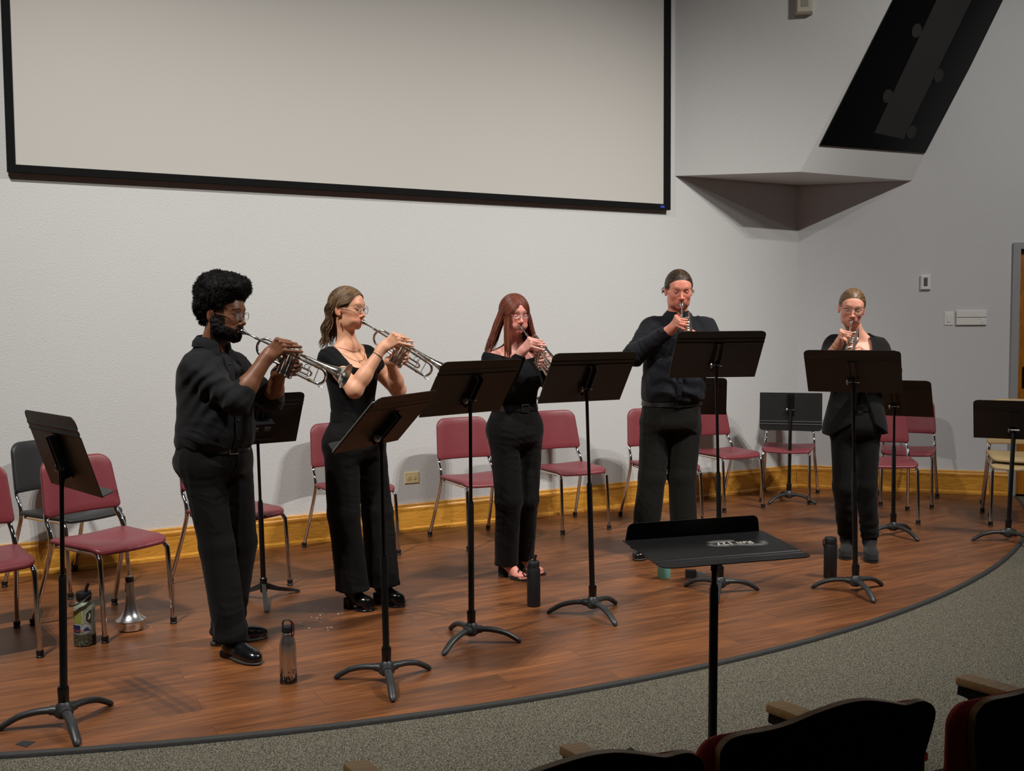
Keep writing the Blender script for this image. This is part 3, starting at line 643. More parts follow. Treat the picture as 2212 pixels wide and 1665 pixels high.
# steel bottle
t=thing('water_bottle',-.973,4.375,'brushed steel water bottle with a black cap and red carabiner on the stage','water bottle')
lz(t,'bottle_body',[(0,0),(.033,0),(.036,.004),(.0362,.14),(.035,.165),(.030,.190),(.0235,.205),(.0225,.215),(.0245,.217),(.0225,.220),(.0225,.224),(0,.224)],M['steel'],40)
gp=NT('black_grass_print'); b=gp.b; b.inputs['Base Color'].default_value=srgb(20,20,20); b.inputs['Roughness'].default_value=.5
tc=gp.n('ShaderNodeTexCoord'); mp=gp.n('ShaderNodeMapping'); mp.inputs['Scale'].default_value=(1,1,.35); gp.l(tc.outputs['Object'],mp.inputs[0]); nz=gp.n('ShaderNodeTexNoise',Scale=110.0,Detail=3.0,Distortion=.8); gp.l(mp.outputs[0],nz.inputs['Vector'])
sp=gp.n('ShaderNodeSeparateXYZ'); gp.l(tc.outputs['Object'],sp.inputs[0]); mr=gp.n('ShaderNodeMapRange'); mr.inputs['From Min'].default_value=.0; mr.inputs['From Max'].default_value=.06; mr.inputs['To Min'].default_value=.38; mr.inputs['To Max'].default_value=.62; gp.l(sp.outputs[2],mr.inputs[0])
gt=gp.n('ShaderNodeMath',operation='GREATER_THAN'); gp.l(nz.outputs[0],gt.inputs[0]); gp.l(mr.outputs[0],gt.inputs[1]); gp.l(gt.outputs[0],b.inputs['Alpha'])
V,F=decal(t,'',None,0,360,.004,.066,.0368,40); mesh_obj('grass_print',V,F,gp.m,t,True)
cap=lz(t,'cap',[(0,.222),(.0245,.222),(.0245,.240),(.021,.247),(0,.249)],M['matblack'],30)
mb=MB(); mb.tube(spline([(-.019,0,.240),(-.019,0,.262),(-.010,0,.272),(.008,0,.272),(.018,0,.262),(.020,0,.240)],5),.0042,10,flat=.8); mb.build('cap_loop',M['matblack'],cap)
ka=MB(); ka.tube(spline([(.018,-.008,.270),(.028,-.010,.262),(.031,-.012,.235),(.030,-.012,.212),(.024,-.010,.206),(.020,-.009,.222),(.019,-.008,.262),(.018,-.008,.270)],5),.0022,8); ka.build('carabiner',M['redmetal'],t)
# slim black bottle
t=thing('water_bottle',.11,5.545,'slim matte black water bottle standing by the red-haired woman\'s feet','water bottle')
lz(t,'bottle_body',[(0,0),(.033,0),(.0365,.004),(.0368,.200),(.034,.206),(0,.206)],M['matblack'],40)
lid=lz(t,'lid',[(0,.205),(.032,.205),(.032,.214),(.030,.216),(.032,.218),(.032,.240),(.027,.247),(0,.249)],M['blackrubber'],36)
mb=MB(); mb.tube([(.003,0,.245),(.008,0,.262),(.014,0,.281)],[.010,.0075,.0075],12); mb.build('spout',M['blackrubber'],lid)
mb=MB(); mb.tube(spline([(-.030,-.01,.228),(-.045,-.014,.215),(-.058,-.016,.185),(-.045,-.018,.168),(-.030,-.018,.176),(-.025,-.014,.205),(-.030,-.01,.228)],5),.006,10,flat=.6); mb.build('carry_loop',M['blackrubber'],lid)
# teal tumbler
t=thing('tumbler',.902,6.12,'teal insulated tumbler on the stage near the tall man','tumbler')
lz(t,'cup',[(0,.006),(.037,.006),(.0385,.009),(.040,.098),(.0405,.104),(.0485,.112),(.0515,.18),(.0515,.19),(0,.19)],M['teal'],40)
lz(t,'steel_base',[(0,0),(.035,0),(.037,.002),(.037,.0065),(.0,.0068)],M['steel'],36)
lz(t,'lid',[(0,.188),(.050,.188),(.052,.192),(.050,.198),(0,.2)],M['matblack'],36)
# short black bottle
t=thing('water_bottle',1.898,6.115,'black insulated bottle beside the blazer-wearing woman\'s stand','water bottle')
lz(t,'bottle_body',[(0,0),(.036,0),(.0385,.004),(.039,.20),(.037,.204),(0,.204)],M['matblack'],40)
lid=lz(t,'lid',[(0,.203),(.035,.203),(.036,.21),(.036,.238),(.032,.244),(0,.245)],M['blackrubber'],36)
mb=MB(); mb.tube(spline([(-.034,-.01,.235),(-.046,-.012,.232),(-.048,-.012,.205),(-.043,-.01,.190)],5),.005,10,flat=.6); mb.build('carry_loop',M['blackrubber'],lid)
# clip-on gadget on the foot of the tall man's stand
t=empty('clip_on_holder',(1.05,5.93,.075),0,'small black clip-on holder resting on a foot of the tallest music stand','clip')
mb=MB(); mb.box((-.02,0,0),(.030,.018,.022)); mb.build('clip_box',M['matblack'],t,smooth=False,sharp=None)
mb=MB(); mb.box((.035,0,-.004),(.026,.010,.010)); mb.tube([(.01,0,.008),(.03,-.005,.012),(.06,0,.002)],.003,8); mb.build('clip_jaw',M['greyplastic'],t,smooth=False,sharp=None)
mb=MB(); mb.tube(spline([(-.02,-.01,-.022),(.01,-.012,-.026),(.04,-.01,-.014)],5),.0022,8); mb.build('spring_wire',M['chrome'],t)
# ================================================================= AUDITORIUM SEATS
FW=np.array([-.38,.925,0]); FW/=np.linalg.norm(FW); SW=np.array([FW[1],-FW[0],0]); SO=np.array([.80109,2.0556,0])
prof=[(.041,.30),(.045,.50),(.052,.621),(.065,.68),(.073,.718),(.074,.739),(.063,.756),(.043,.767),(.024,.769),(-.008,.767),(-.054,.78),(-.111,.793),(-.166,.794),(-.238,.784),(-.29,.773),(-.342,.768),(-.400,.769),(-.430,.764),(-.446,.750),(-.450,.73),(-.445,.68),(-.425,.60),(-.415,.50),(-.412,.30)]
prof=[(a+.188,b) for a,b in prof]; prof=[tuple(p) for p in spline(prof,3)][::-1]
pa=np.array(prof)
if np.sum(pa[:,0]*np.roll(pa[:,1],-1)-np.roll(pa[:,0],-1)*pa[:,1])<0: prof=prof[::-1]
# the visible outline is mirrored so the tall hump sits left of the dip, as on the real chairs
def make_seat():
    t=empty('auditorium_seat'); c=.0
    def fn(u,v,w): 
        k=(v-.3)/.5; y=-.365-.055*k
        return (u,y+w,v)
    mb=MB(); mb.slab(prof,[(0,-.004),(0,.012)],fn)
    mb2=MB(); mb2.slab(prof,[(.002,-.006),(.0015,-.004)],fn); sh=mb.build('back_shell',M['ply'],t,sharp=50)
    mb2.build('back_laminate',M['seatback'],sh,sharp=50)
    out=rrect(.50,.572,.44,.05,6,.03)
    mb=MB(); mb.slab(out,[(.02,.0),(.004,.006),(0,.02),(.006,.035),(.03,.042)],lambda u,v,w:(u,-.347-.055*((v+.015)/.5)+w,.315+v)); mb.build('back_cushion',M['redfab'],t,sharp=60)
    out=rrect(.44,.42,.30,.05,6,.04)
    mb=MB(); mb.slab(out,[(.02,0),(.004,.01),(0,.035),(.012,.06),(.04,.066)],lambda u,v,w:(u,-.30+.07*(v/.4)+w,.22+v*.93)); mb.build('seat_cushion',M['redfab'],t,sharp=60)
    mb=MB(); mb.slab(out,[(.0,-.0),(0,.010)],lambda u,v,w:(u,-.30+.07*(v/.4)+.068+w,.22+v*.93)); mb.build('seat_pan',M['blackrubber'],t,sharp=60)
    return t
def make_arm(t,x):
    sk=lambda y:x-.10*(1+y/.4)          # arms splay with the curve of the row
    mb=MB(); out=rrect(.062,.058,.375,.012,3,.004)
    mb.slab(out,[(.002,0),(0,.003),(0,.016),(.003,.02)],lambda u,v,w:(sk(-.355+v)+u,-.355+v,.602+w)); a=mb.build('armrest',M['armwood'],t,sharp=40)
    mb=MB(); pts=[(-.355,.602),(.014,.602),(.016,.575),(-.01,.572),(-.07,.50),(-.10,.48),(-.355,.46)]
    V=[(sk(y)+sx*.019,y,z) for sx in(-1,1) for y,z in pts]; n=len(pts)
    mb.add(V,[tuple(range(n)),tuple(range(2*n-1,n-1,-1))]+[(i,n+i,n+(i+1)%n,(i+1)%n) for i in range(n)]); mb.build('arm_bracket',M['blackrubber'],a,smooth=False,sharp=None)
    mb=MB(); mb.box((sk(-.28),-.28,.235),(.018,.05,.25)); mb.box((sk(-.28),-.26,-.008),(.03,.12,.008)); mb.build('standard',M['blackrubber'],t,smooth=False,sharp=None)
seat=make_seat(); make_arm(seat,.288)
RZ=math.atan2(SW[1],SW[0])
for i,(off,lab) in enumerate(((-.188-.582,'wood-trimmed auditorium seat at the bottom, leftmost in view'),(-.188,'wood-trimmed auditorium seat, middle one in the front row'),(-.188+.582,'wood-trimmed auditorium seat at the bottom right corner'))):
    c=seat if i==0 else dup_tree(seat)
    p=SO+SW*off+FW*.42; p=p+FW*(-.045 if i==2 else (-.02 if i==0 else 0))+SW*(-.02 if i==2 else (.02 if i==0 else 0)); c.location=(p[0],p[1],0); c.rotation_euler=(0,0,RZ+ (R_(2) if i==2 else (R_(-2) if i==0 else 0))); tag(c,lab,'seat','auditorium seats in the front row')
# the next seat to the left shows only the tip of its armrest
p=np.array([-.507,2.065,0]); c=dup_tree(seat); c.location=(p[0],p[1],0); c.rotation_euler=(0,0,RZ-R_(5)); tag(c,'auditorium seat showing only its armrest tip at the bottom edge','seat','auditorium seats in the front row')
# black folded tablet bracket beside an armrest
t=empty('tablet_bracket',(.262,2.235,0),RZ,'black metal bracket sticking up beside an armrest of the front row','bracket')
mb=MB(); mb.box((0,0,.52),(.012,.03,.07),[[1,0,0],[0,1,0],[.25,0,1]]); mb.box((0,-.06,.24),(.010,.02,.25)); mb.build('bracket_arm',M['base'],t,smooth=False,sharp=None)
# ================================================================= SMOOTH SOLIDS (signed distance -> surface nets)
def smin(a,b,k):
    if k<=0: return np.minimum(a,b)
    h=np.clip(.5+.5*(b-a)/k,0,1); return b+(a-b)*h-k*h*(1-h)
_tab=np.random.default_rng(5).random((32,32,32)).astype(np.float32)
def vnoise(X,Y,Z):
    def ax(t):
        i=np.floor(t); f=(t-i).astype(np.float32); i=i.astype(np.int64)&31; return i,(i+1)&31,f*f*(3-2*f)
    x0,x1,fx=ax(X); y0,y1,fy=ax(Y); z0,z1,fz=ax(Z)
    def g(a,b,c): return _tab[a,b,c]
    c00=g(x0,y0,z0)*(1-fx)+g(x1,y0,z0)*fx; c10=g(x0,y1,z0)*(1-fx)+g(x1,y1,z0)*fx
    c01=g(x0,y0,z1)*(1-fx)+g(x1,y0,z1)*fx; c11=g(x0,y1,z1)*(1-fx)+g(x1,y1,z1)*fx
    return (c00*(1-fy)+c10*fy)*(1-fz)+(c01*(1-fy)+c11*fy)*fz-.5
class Prim:
    """k: blend radius; op '+' or '-'"""
    def __init__(s,k,op): s.k=k; s.op=op
class Cap(Prim):
    def __init__(s,a,b,ra,rb=None,k=.02,op='+',rip=None):
        super().__init__(k,op); s.a=np.array(a,float); s.b=np.array(b,float); s.ra=ra; s.rb=ra if rb is None else rb; s.rip=rip
        r=max(s.ra,s.rb); s.lo=np.minimum(s.a,s.b)-r; s.hi=np.maximum(s.a,s.b)+r
    def ev(s,X,Y,Z):
        d=s.b-s.a; L=d@d+1e-12; t=np.clip(((X-s.a[0])*d[0]+(Y-s.a[1])*d[1]+(Z-s.a[2])*d[2])/L,0,1)
        q=np.sqrt((X-s.a[0]-d[0]*t)**2+(Y-s.a[1]-d[1]*t)**2+(Z-s.a[2]-d[2]*t)**2)-(s.ra+(s.rb-s.ra)*t)
        if s.rip:
            amp,per,t0=s.rip; n=vnoise(X*9,Y*9,Z*9); ph=t*math.sqrt(L)/per*6.283+n*7
            q=q+amp*np.sin(ph)*np.clip(1-abs(t-t0)*2.2,0,1)
        return q
class Ell(Prim):
    def __init__(s,c,r,R=None,k=.02,op='+'):
        super().__init__(k,op); s.c=np.array(c,float); s.r=np.array(r,float); s.R=np.eye(3) if R is None else np.array(R,float)
        e=np.sqrt((s.R**2)@(s.r**2)); s.lo=s.c-e; s.hi=s.c+e
    def ev(s,X,Y,Z):
        x=X-s.c[0];y=Y-s.c[1];z=Z-s.c[2]; R=s.R; r=s.r
        u=x*R[0,0]+y*R[1,0]+z*R[2,0]; v=x*R[0,1]+y*R[1,1]+z*R[2,1]; w=x*R[0,2]+y*R[1,2]+z*R[2,2]
        k0=np.sqrt((u/r[0])**2+(v/r[1])**2+(w/r[2])**2); k1=np.sqrt((u/r[0]**2)**2+(v/r[1]**2)**2+(w/r[2]**2)**2)+1e-9
        return k0*(k0-1)/k1
class Box(Prim):
    def __init__(s,c,h,R=None,rd=.005,k=.01,op='+'):
        super().__init__(k,op); s.c=np.array(c,float); s.h=np.array(h,float); s.R=np.eye(3) if R is None else np.array(R,float); s.rd=rd
        e=abs(s.R)@s.h; s.lo=s.c-e; s.hi=s.c+e
    def ev(s,X,Y,Z):
        x=X-s.c[0];y=Y-s.c[1];z=Z-s.c[2]; R=s.R; o=[]
        for i in range(3): o.append(abs(x*R[0,i]+y*R[1,i]+z*R[2,i])-s.h[i]+s.rd)
        out=np.sqrt(sum(np.maximum(q,0)**2 for q in o)); return out+np.minimum(np.maximum(np.maximum(o[0],o[1]),o[2]),0)-s.rd
class Loft(Prim):
    """stack of ellipses: rows (z, cx, cy, a, b); yaw gives the lateral axis; e: superellipse power"""
    def __init__(s,rows,yaw,k=.03,op='+',e=2.0,grow=0.0,cap=.01):
        super().__init__(k,op); s.r=np.array(sorted(rows),float); s.r[:,3:]+=grow; s.y=yaw; s.e=e; s.cap=cap
        m=s.r[:,3:].max(); s.lo=np.array([s.r[:,1].min()-m,s.r[:,2].min()-m,s.r[0,0]]); s.hi=np.array([s.r[:,1].max()+m,s.r[:,2].max()+m,s.r[-1,0]])
        zz=s.r[:,0]; s.zf=np.linspace(zz[0],zz[-1],160)
        # smooth interpolation of the rows
        P=spline(s.r,10); s.P=P[np.argsort(P[:,0])]
    def ev(s,X,Y,Z):
        z=np.clip(Z,s.r[0,0],s.r[-1,0]); f=lambda i:np.interp(z,s.P[:,0],s.P[:,i])
        cx,cy,a,b=f(1),f(2),f(3),f(4); c,n=math.cos(s.y),math.sin(s.y)
        u=abs((X-cx)*c+(Y-cy)*n); v=abs(-(X-cx)*n+(Y-cy)*c)
        q=((u/a)**s.e+(v/b)**s.e)**(1/s.e)+1e-6
        g=np.sqrt((u/a**2)**2+(v/b**2)**2)/np.sqrt((u/a)**2+(v/b)**2+1e-9)+1e-6
        d=(q-1)/g
        ca=np.maximum(s.r[0,0]-Z,Z-s.r[-1,0]); return -smin(-d,-ca,s.cap)
class Fn(Prim):
    def __init__(s,f,lo,hi,k=.01,op='-'): super().__init__(k,op); s.f=f; s.lo=np.array(lo,float); s.hi=np.array(hi,float)
    def ev(s,X,Y,Z): return s.f(X,Y,Z)
def bounds(prims,pad=.02):
    L=[p for p in prims if p.op=='+']; return np.min([p.lo for p in L],0)-pad, np.max([p.hi for p in L],0)+pad
def field(prims,lo,hi,h,disp=None):
    n=np.ceil((np.array(hi)-lo)/h).astype(int)+1
    ax=[lo[i]+h*np.arange(n[i]) for i in range(3)]; Fd=np.full(tuple(n),.5,np.float32)
    for p in prims:
        if getattr(p,'rows',1) is None: continue
        m=.05+p.k; sl=[]
        for i in range(3):
            a=int(np.searchsorted(ax[i],p.lo[i]-m)); b=int(np.searchsorted(ax[i],p.hi[i]+m)); sl.append(slice(a,b))
        if any(q.stop<=q.start for q in sl): continue
        X=ax[0][sl[0]][:,None,None]; Y=ax[1][sl[1]][None,:,None]; Z=ax[2][sl[2]][None,None,:]
        X,Y,Z=np.broadcast_arrays(X,Y,Z); X=X.astype(np.float32);Y=Y.astype(np.float32);Z=Z.astype(np.float32)
        d=p.ev(X,Y,Z).astype(np.float32); sl=tuple(sl)
        if p.op=='+': Fd[sl]=smin(Fd[sl],d,p.k)
        else: Fd[sl]=-smin(-Fd[sl],d,p.k)
    if disp is not None:
        near=np.argwhere(abs(Fd)<.03)
        if len(near):
            P=[ax[i][near[:,i]] for i in range(3)]; Fd[near[:,0],near[:,1],near[:,2]]+=disp(*P).astype(np.float32)
    return Fd
def nets(Fd,lo,h):
    S=Fd<0; n=np.array(Fd.shape)
    c=np.zeros(tuple(n-1),np.int8)
    for i in(0,1):
        for j in(0,1):
            for k in(0,1): c+=S[i:n[0]-1+i,j:n[1]-1+j,k:n[2]-1+k]
    act=(c>0)&(c<8); idx=np.argwhere(act)
    if len(idx)==0: return np.zeros((0,3)),np.zeros((0,4),int)
    acc=np.zeros((len(idx),3)); cnt=np.zeros(len(idx)); I=idx.T
    for a in range(3):
        o=[b for b in range(3) if b!=a]
        for u in(0,1):
            for v in(0,1):
                p=[I[0].copy(),I[1].copy(),I[2].copy()]; p[o[0]]+=u; p[o[1]]+=v
                f0=Fd[tuple(p)]; p2=[q.copy() for q in p]; p2[a]+=1; f1=Fd[tuple(p2)]
                m=(f0<0)!=(f1<0); t=np.where(m,f0/np.where(m,f0-f1,1),0)
                pos=np.zeros((len(idx),3)); pos[:,a]=t; pos[:,o[0]]=u; pos[:,o[1]]=v
                acc[m]+=pos[m]; cnt[m]+=1
    V=(idx+acc/cnt[:,None])*h+np.array(lo)
    vid=np.full(tuple(n-1),-1,np.int64); vid[act]=np.arange(len(idx)); faces=[]
    for a in range(3):
        o=[(a+1)%3,(a+2)%3]
        sA=[slice(None)]*3; sB=[slice(None)]*3; sA[a]=slice(0,n[a]-1); sB[a]=slice(1,n[a])
        cr=S[tuple(sA)]!=S[tuple(sB)]; e=np.argwhere(cr)
        ok=(e[:,o[0]]>0)&(e[:,o[1]]>0)&(e[:,o[0]]<n[o[0]]-1)&(e[:,o[1]]<n[o[1]]-1); e=e[ok]
        if len(e)==0: continue
        def cell(du,dv):
            q=e.copy(); q[:,o[0]]+=du; q[:,o[1]]+=dv; return vid[q[:,0],q[:,1],q[:,2]]
        Q=np.stack([cell(-1,-1),cell(0,-1),cell(0,0),cell(-1,0)],1)
        neg=S[e[:,0],e[:,1],e[:,2]]; Q[~neg]=Q[~neg][:,::-1]; faces.append(Q)
    Fc=np.concatenate(faces); Fc=Fc[(Fc>=0).all(1)]
    return V,Fc
def solid(prims,h,disp=None,lo=None,hi=None,pad=.02):
    L,Hh=bounds(prims,pad)
    if lo is not None: L=np.maximum(L,lo); Hh=np.minimum(Hh,hi)
    return nets(field(prims,L,Hh,h,disp),L,h)
def multires(prims,boxes,h0,disp=None):
    """boxes: (lo,hi,h) fine regions; the rest at h0. One joined mesh; every region samples the same solid."""
    parts=[]; 
    Vc,Fc=solid(prims,h0,disp)
    cen=Vc[Fc].mean(1); keep=np.ones(len(Fc),bool)
    for lo,hi,h in boxes: keep&=~(((cen>np.array(lo)+h0*.6)&(cen<np.array(hi)-h0*.6)).all(1))
    parts.append((Vc,Fc[keep]))
    for lo,hi,h in boxes:
        V,F=nets(field(prims,np.array(lo,float),np.array(hi,float),h,disp),np.array(lo,float),h); parts.append((V,F))
    Vs=[];Fs=[];b=0
    for V,F in parts:
        used=np.unique(F); mp=np.full(len(V),-1); mp[used]=np.arange(len(used)); Vs.append(V[used]); Fs.append(mp[F]+b); b+=len(used)
    return np.concatenate(Vs),np.concatenate(Fs)
def fbm(X,Y,Z,f,o=3):
    s=0;a=1
    for i in range(o): s=s+a*vnoise(X*f+i*7.3,Y*f+i*3.1,Z*f+i*5.7); f*=2.03; a*=.5
    return s
# ---- hand: palm + five fingers as round cones --------------------------------------------------
def chain(A,B,bulge,ls):
    """three segments of lengths ls from A to B bending evenly towards bulge"""
    A=np.array(A,float);B=np.array(B,float); D_=B-A; L=np.linalg.norm(D_); T=sum(ls)
    if L>=T*.999: 
        u=D_/L; p=[A]; 
        for l in ls: p.append(p[-1]+u*l*L/T)
        return p
    x=D_/L; y=np.array(bulge,float); y=y-x*(y@x); y/=np.linalg.norm(y)
    lo_,hi_=0.0,2.2
    def run(phi):
        a=0; p=np.zeros(2); pts=[p.copy()]
        for i,l in enumerate(ls): p=p+l*np.array([math.cos(a),math.sin(a)]); pts.append(p.copy()); a-=phi
        return pts
    for _ in range(40):
        m=(lo_+hi_)/2
        if np.linalg.norm(run(m)[-1])>L: lo_=m
        else: hi_=m
    pts=run(lo_); e=pts[-1]; al=math.atan2(e[1],e[0]); c,s_=math.cos(-al),math.sin(-al)
    return [A+x*(c*p[0]-s_*p[1])+y*(s_*p[0]+c*p[1]) for p in pts]
def hand(wrist,knuck,across,back,tips,thumb,sc=1.0):
    """wrist, knuckle centre, across: unit from index to little finger, back: unit out of the back of the hand"""
    P=[]; w=np.array(wrist); k=np.array(knuck); ac=np.array(across,float); d=k-w; d/=np.linalg.norm(d)
    ac=ac-d*(ac@d); ac/=np.linalg.norm(ac); bk=np.cross(d,ac); bk=bk if bk@np.array(back)>0 else -bk
    offs=[-.030,-.010,.010,.028]; fw=[-.002,.004,.001,-.008]; rad=[.0092,.0095,.0090,.0080]
    LS=[(.040,.024,.020),(.044,.028,.021),(.041,.026,.020),(.032,.019,.018)]
    roots=[]
    for o,f_,r in zip(offs,fw,rad):
        q=k+ac*o*sc+d*f_*sc; roots.append(q); P.append(Cap(w+ac*o*.55*sc+bk*.0,q,.0145*sc,(r+.0018)*sc,k=.012))
        P.append(Ell(q+bk*.003*sc,(np.array([.0105,.0105,.0105])*sc),k=.006))
    P.append(Cap(w-d*.02*sc,w+d*.015*sc,.0235*sc,.0235*sc,k=.02))
    for q,t,r,l in zip(roots,tips,rad,LS):
        L=[x*sc for x in l]; c=chain(q,t,bk,L)
        for i in range(3):
            rr=[r,r*.93,r*.84,r*.72]; P.append(Cap(c[i],c[i+1],rr[i]*sc,rr[i+1]*sc,k=.0025 if i else .006))
    # thumb: from the side of the palm near its base
    tb=w+d*.022*sc-ac*.022*sc-bk*.006*sc; c=chain(tb,thumb,-ac,[.042*sc,.032*sc,.026*sc])
    P.append(Ell(tb+(c[1]-tb)*.4,np.array([.018,.018,.018])*sc,k=.015))
    for i,(a_,b_) in enumerate(((.0155,.0115),(.0115,.0105),(.0105,.0082))): P.append(Cap(c[i],c[i+1],a_*sc,b_*sc,k=.008 if i==0 else .004))
    return P
# ---- head in head coordinates: +y face, z=0 eye line --------------------------------------------
def head_prims(H,Rm,s=1.0,w=1.0,jaw=1.0,nose=1.0,puff=0.0,ears=True,full=0.0):
    T=lambda x,y,z: H+Rm@(np.array([x*w,y,z])*s)
    def E(c,r,k=.02,op='+',rot=None):
        R_3=Rm if rot is None else Rm@rot
        return Ell(T(*c),np.array([r[0]*w,r[1],r[2]])*s,R_3,k*s,op)
    def C(a,b,ra,rb=None,k=.01,op='+'): return Cap(T(*a),T(*b),ra*s,(ra if rb is None else rb)*s,k*s,op)
    P=[E((0,-.014,.022),(.075,.097,.093)), E((0,.020,-.035),(.060*jaw,.070,.078),.03), E((0,.040,.030),(.062,.052,.055),.03),
       C((-.030*jaw,.045,-.082),(.030*jaw,.045,-.082),.024,k=.025), E((0,.070,-.100),(.020,.017,.016),.02),
       C((-.028,.078,.022),(.028,.078,.022),.0125,k=.02)]                                   # brow ridge
    for sx in(-1,1):
        P+= [E((sx*.036,.056,-.030),(.024+full,.024+full*.8,.022+full),.03), E((sx*.042*jaw,.012,-.072),(.018+full,.034,.026),.035), C((sx*.052,.050,-.012),(sx*.064,.015,-.010),.010,k=.02)]
        if puff: P.append(E((sx*.034,.062,-.066),(.020+puff,.020+puff,.020),.02))
    for sx in(-1,1): P.append(E((sx*.032,.100,.000),(.019,.016,.0125),.012,'-'))               # sockets
    for sx in(-1,1):
        P.append(E((sx*.0315,.0755,-.0015),(.0150,.0145,.0128),.002))                        # eyeball under the lid
        P.append(C((sx*.019,.0855,.0085),(sx*.044,.081,.0075),.0035,k=.006))                  # upper lid fold
        P.append(C((sx*.020,.084,-.0125),(sx*.042,.080,-.012),.0025,k=.006))
    P+= [C((0,.086,.006),(0,.108*nose+.0,-.034),.0068,.0092,k=.009), E((0,.1095*nose,-.037),(.0105,.0105,.0095),.006)]
    for sx in(-1,1): P.append(E((sx*.0125,.099,-.041),(.0070,.0095,.0070),.005)); 
    for sx in(-1,1): P.append(E((sx*.0062,.105,-.0485),(.0032,.004,.003),.002,'-'))
    P+= [E((0,.078,-.066),(.032,.018,.024),.018), C((-.014,.0905,-.0668),(.014,.0905,-.0668),.0036,k=.004), C((-.011,.0895,-.0782),(.011,.0895,-.0782),.0046,k=.005),
         C((-.019,.0940,-.0722),(.019,.0940,-.0722),.0014,k=.0015,op='-')]
    if ears:
        for sx in(-1,1):
            a=R_(12*sx); rz=np.array([[math.cos(a),-math.sin(a),0],[math.sin(a),math.cos(a),0],[0,0,1]])
            P.append(E((sx*.0800,-.012,-.012),(.0080,.019,.031),.004,rot=rz)); P.append(E((sx*.0890,-.007,-.008),(.0060,.0105,.018),.004,'-',rot=rz)); P.append(E((sx*.079,-.003,-.036),(.0065,.008,.009),.004))
    return P
def mixc(a,b,t): t=np.clip(t,0,1)[:,None]; return a*(1-t)+np.array(b)[None]*t
def face_paint(V,H,Rm,s,w,base,lip,brow,flush=.0,beard=None,browt=.8,lash=(.05,.03,.025),lid=None):
    L=((V-H)@Rm)/s; L=L/np.array([w,1,1]); x,y,z=L[:,0],L[:,1],L[:,2]; ax=abs(x)
    C=np.tile(np.array(base,float),(len(V),1)); n=fbm(V[:,0],V[:,1],V[:,2],60,2); C*= (1+.10*n)[:,None]
    near=(y>-.13)&(y<.16)&(z>-.16)&(z<.14)
    fm=near.astype(float)
    g=lambda cx,cz,rx,rz: np.exp(-(((ax-cx)/rx)**2+((z-cz)/rz)**2))*(y>.03)*fm
    red=np.array(base)*np.array([1.06,.72,.70])
    C=mixc(C,red,flush*(g(.042,-.040,.026,.024)+.8*g(.0,-.038,.016,.014)*1+.4*g(0,.05,.05,.02)+.5*g(0,-.1,.03,.014)))
    C=mixc(C,red,.5*(ax>.076)*(abs(z+.01)<.045)*(abs(y+.01)<.035)*fm)
    C=mixc(C,lip,1.0*((ax<.0185)&(z<-.0632+.05*ax)&(z>-.0825+.12*ax)&(y>.078))*fm)
    C=mixc(C,np.array(base)*.45,.9*((ax<.0215)&(abs(z+.0722)<.0016)&(y>.08))*fm)
    bz=.0215+.006*np.sin(np.clip((ax-.012)/.038,0,1)*PI)-.0; C=mixc(C,brow,browt*np.clip(1.4-((z-bz)/.0036)**2,0,1)*((ax>.012)&(ax<.052)&(y>.03))*fm)
    # lowered upper lid, lash line, a sliver of eye
    ex=(ax-.0315)/.0150
    lz_=-.0040-.0025*(1-ex**2); inx=(abs(ex)<1)&(y>.05)
    C=mixc(C,np.array(base)*np.array([.86,.76,.74]) if lid is None else lid,.6*(inx&(z<.0095)&(z>lz_))*fm)
    C=mixc(C,(.34,.30,.28),.85*(inx&(z<lz_-.0006)&(z>lz_-.0042))*fm); C=mixc(C,(.05,.03,.02),1.0*(inx&(abs(ex)<.33)&(z<lz_)&(z>lz_-.0044))*fm)
    C=mixc(C,lash,1.0*(inx&(abs(z-lz_)<.0013))*fm)
    C=mixc(C,np.array(base)*.35,.9*((ax<.0095)&(ax>.0030)&(z<-.0445)&(z>-.051)&(y>.095))*fm)
    if beard is not None:
        bb=(z<-.052-.0*ax)&(y>-.02)&(z>-.135); side=(ax>.050)&(z<-.008)&(y>-.012)&(y<.055)&(z>-.13)
        mus=(z<-.050)&(z>-.0655)&(ax<.032)&(y>.07)
        cheek=(z<-.040-.35*np.clip(y-.03,0,1)-.3*np.clip(.055-ax,0,1)+.0)
        m=((bb&(cheek|(ax<.02)))|side|mus)&~((ax<.0215)&(abs(z+.0735)<.0105)&(y>.08)); nn=fbm(V[:,0],V[:,1],V[:,2],220,2)
        C=mixc(C,beard,m*fm*(.93+.2*nn))
    return C
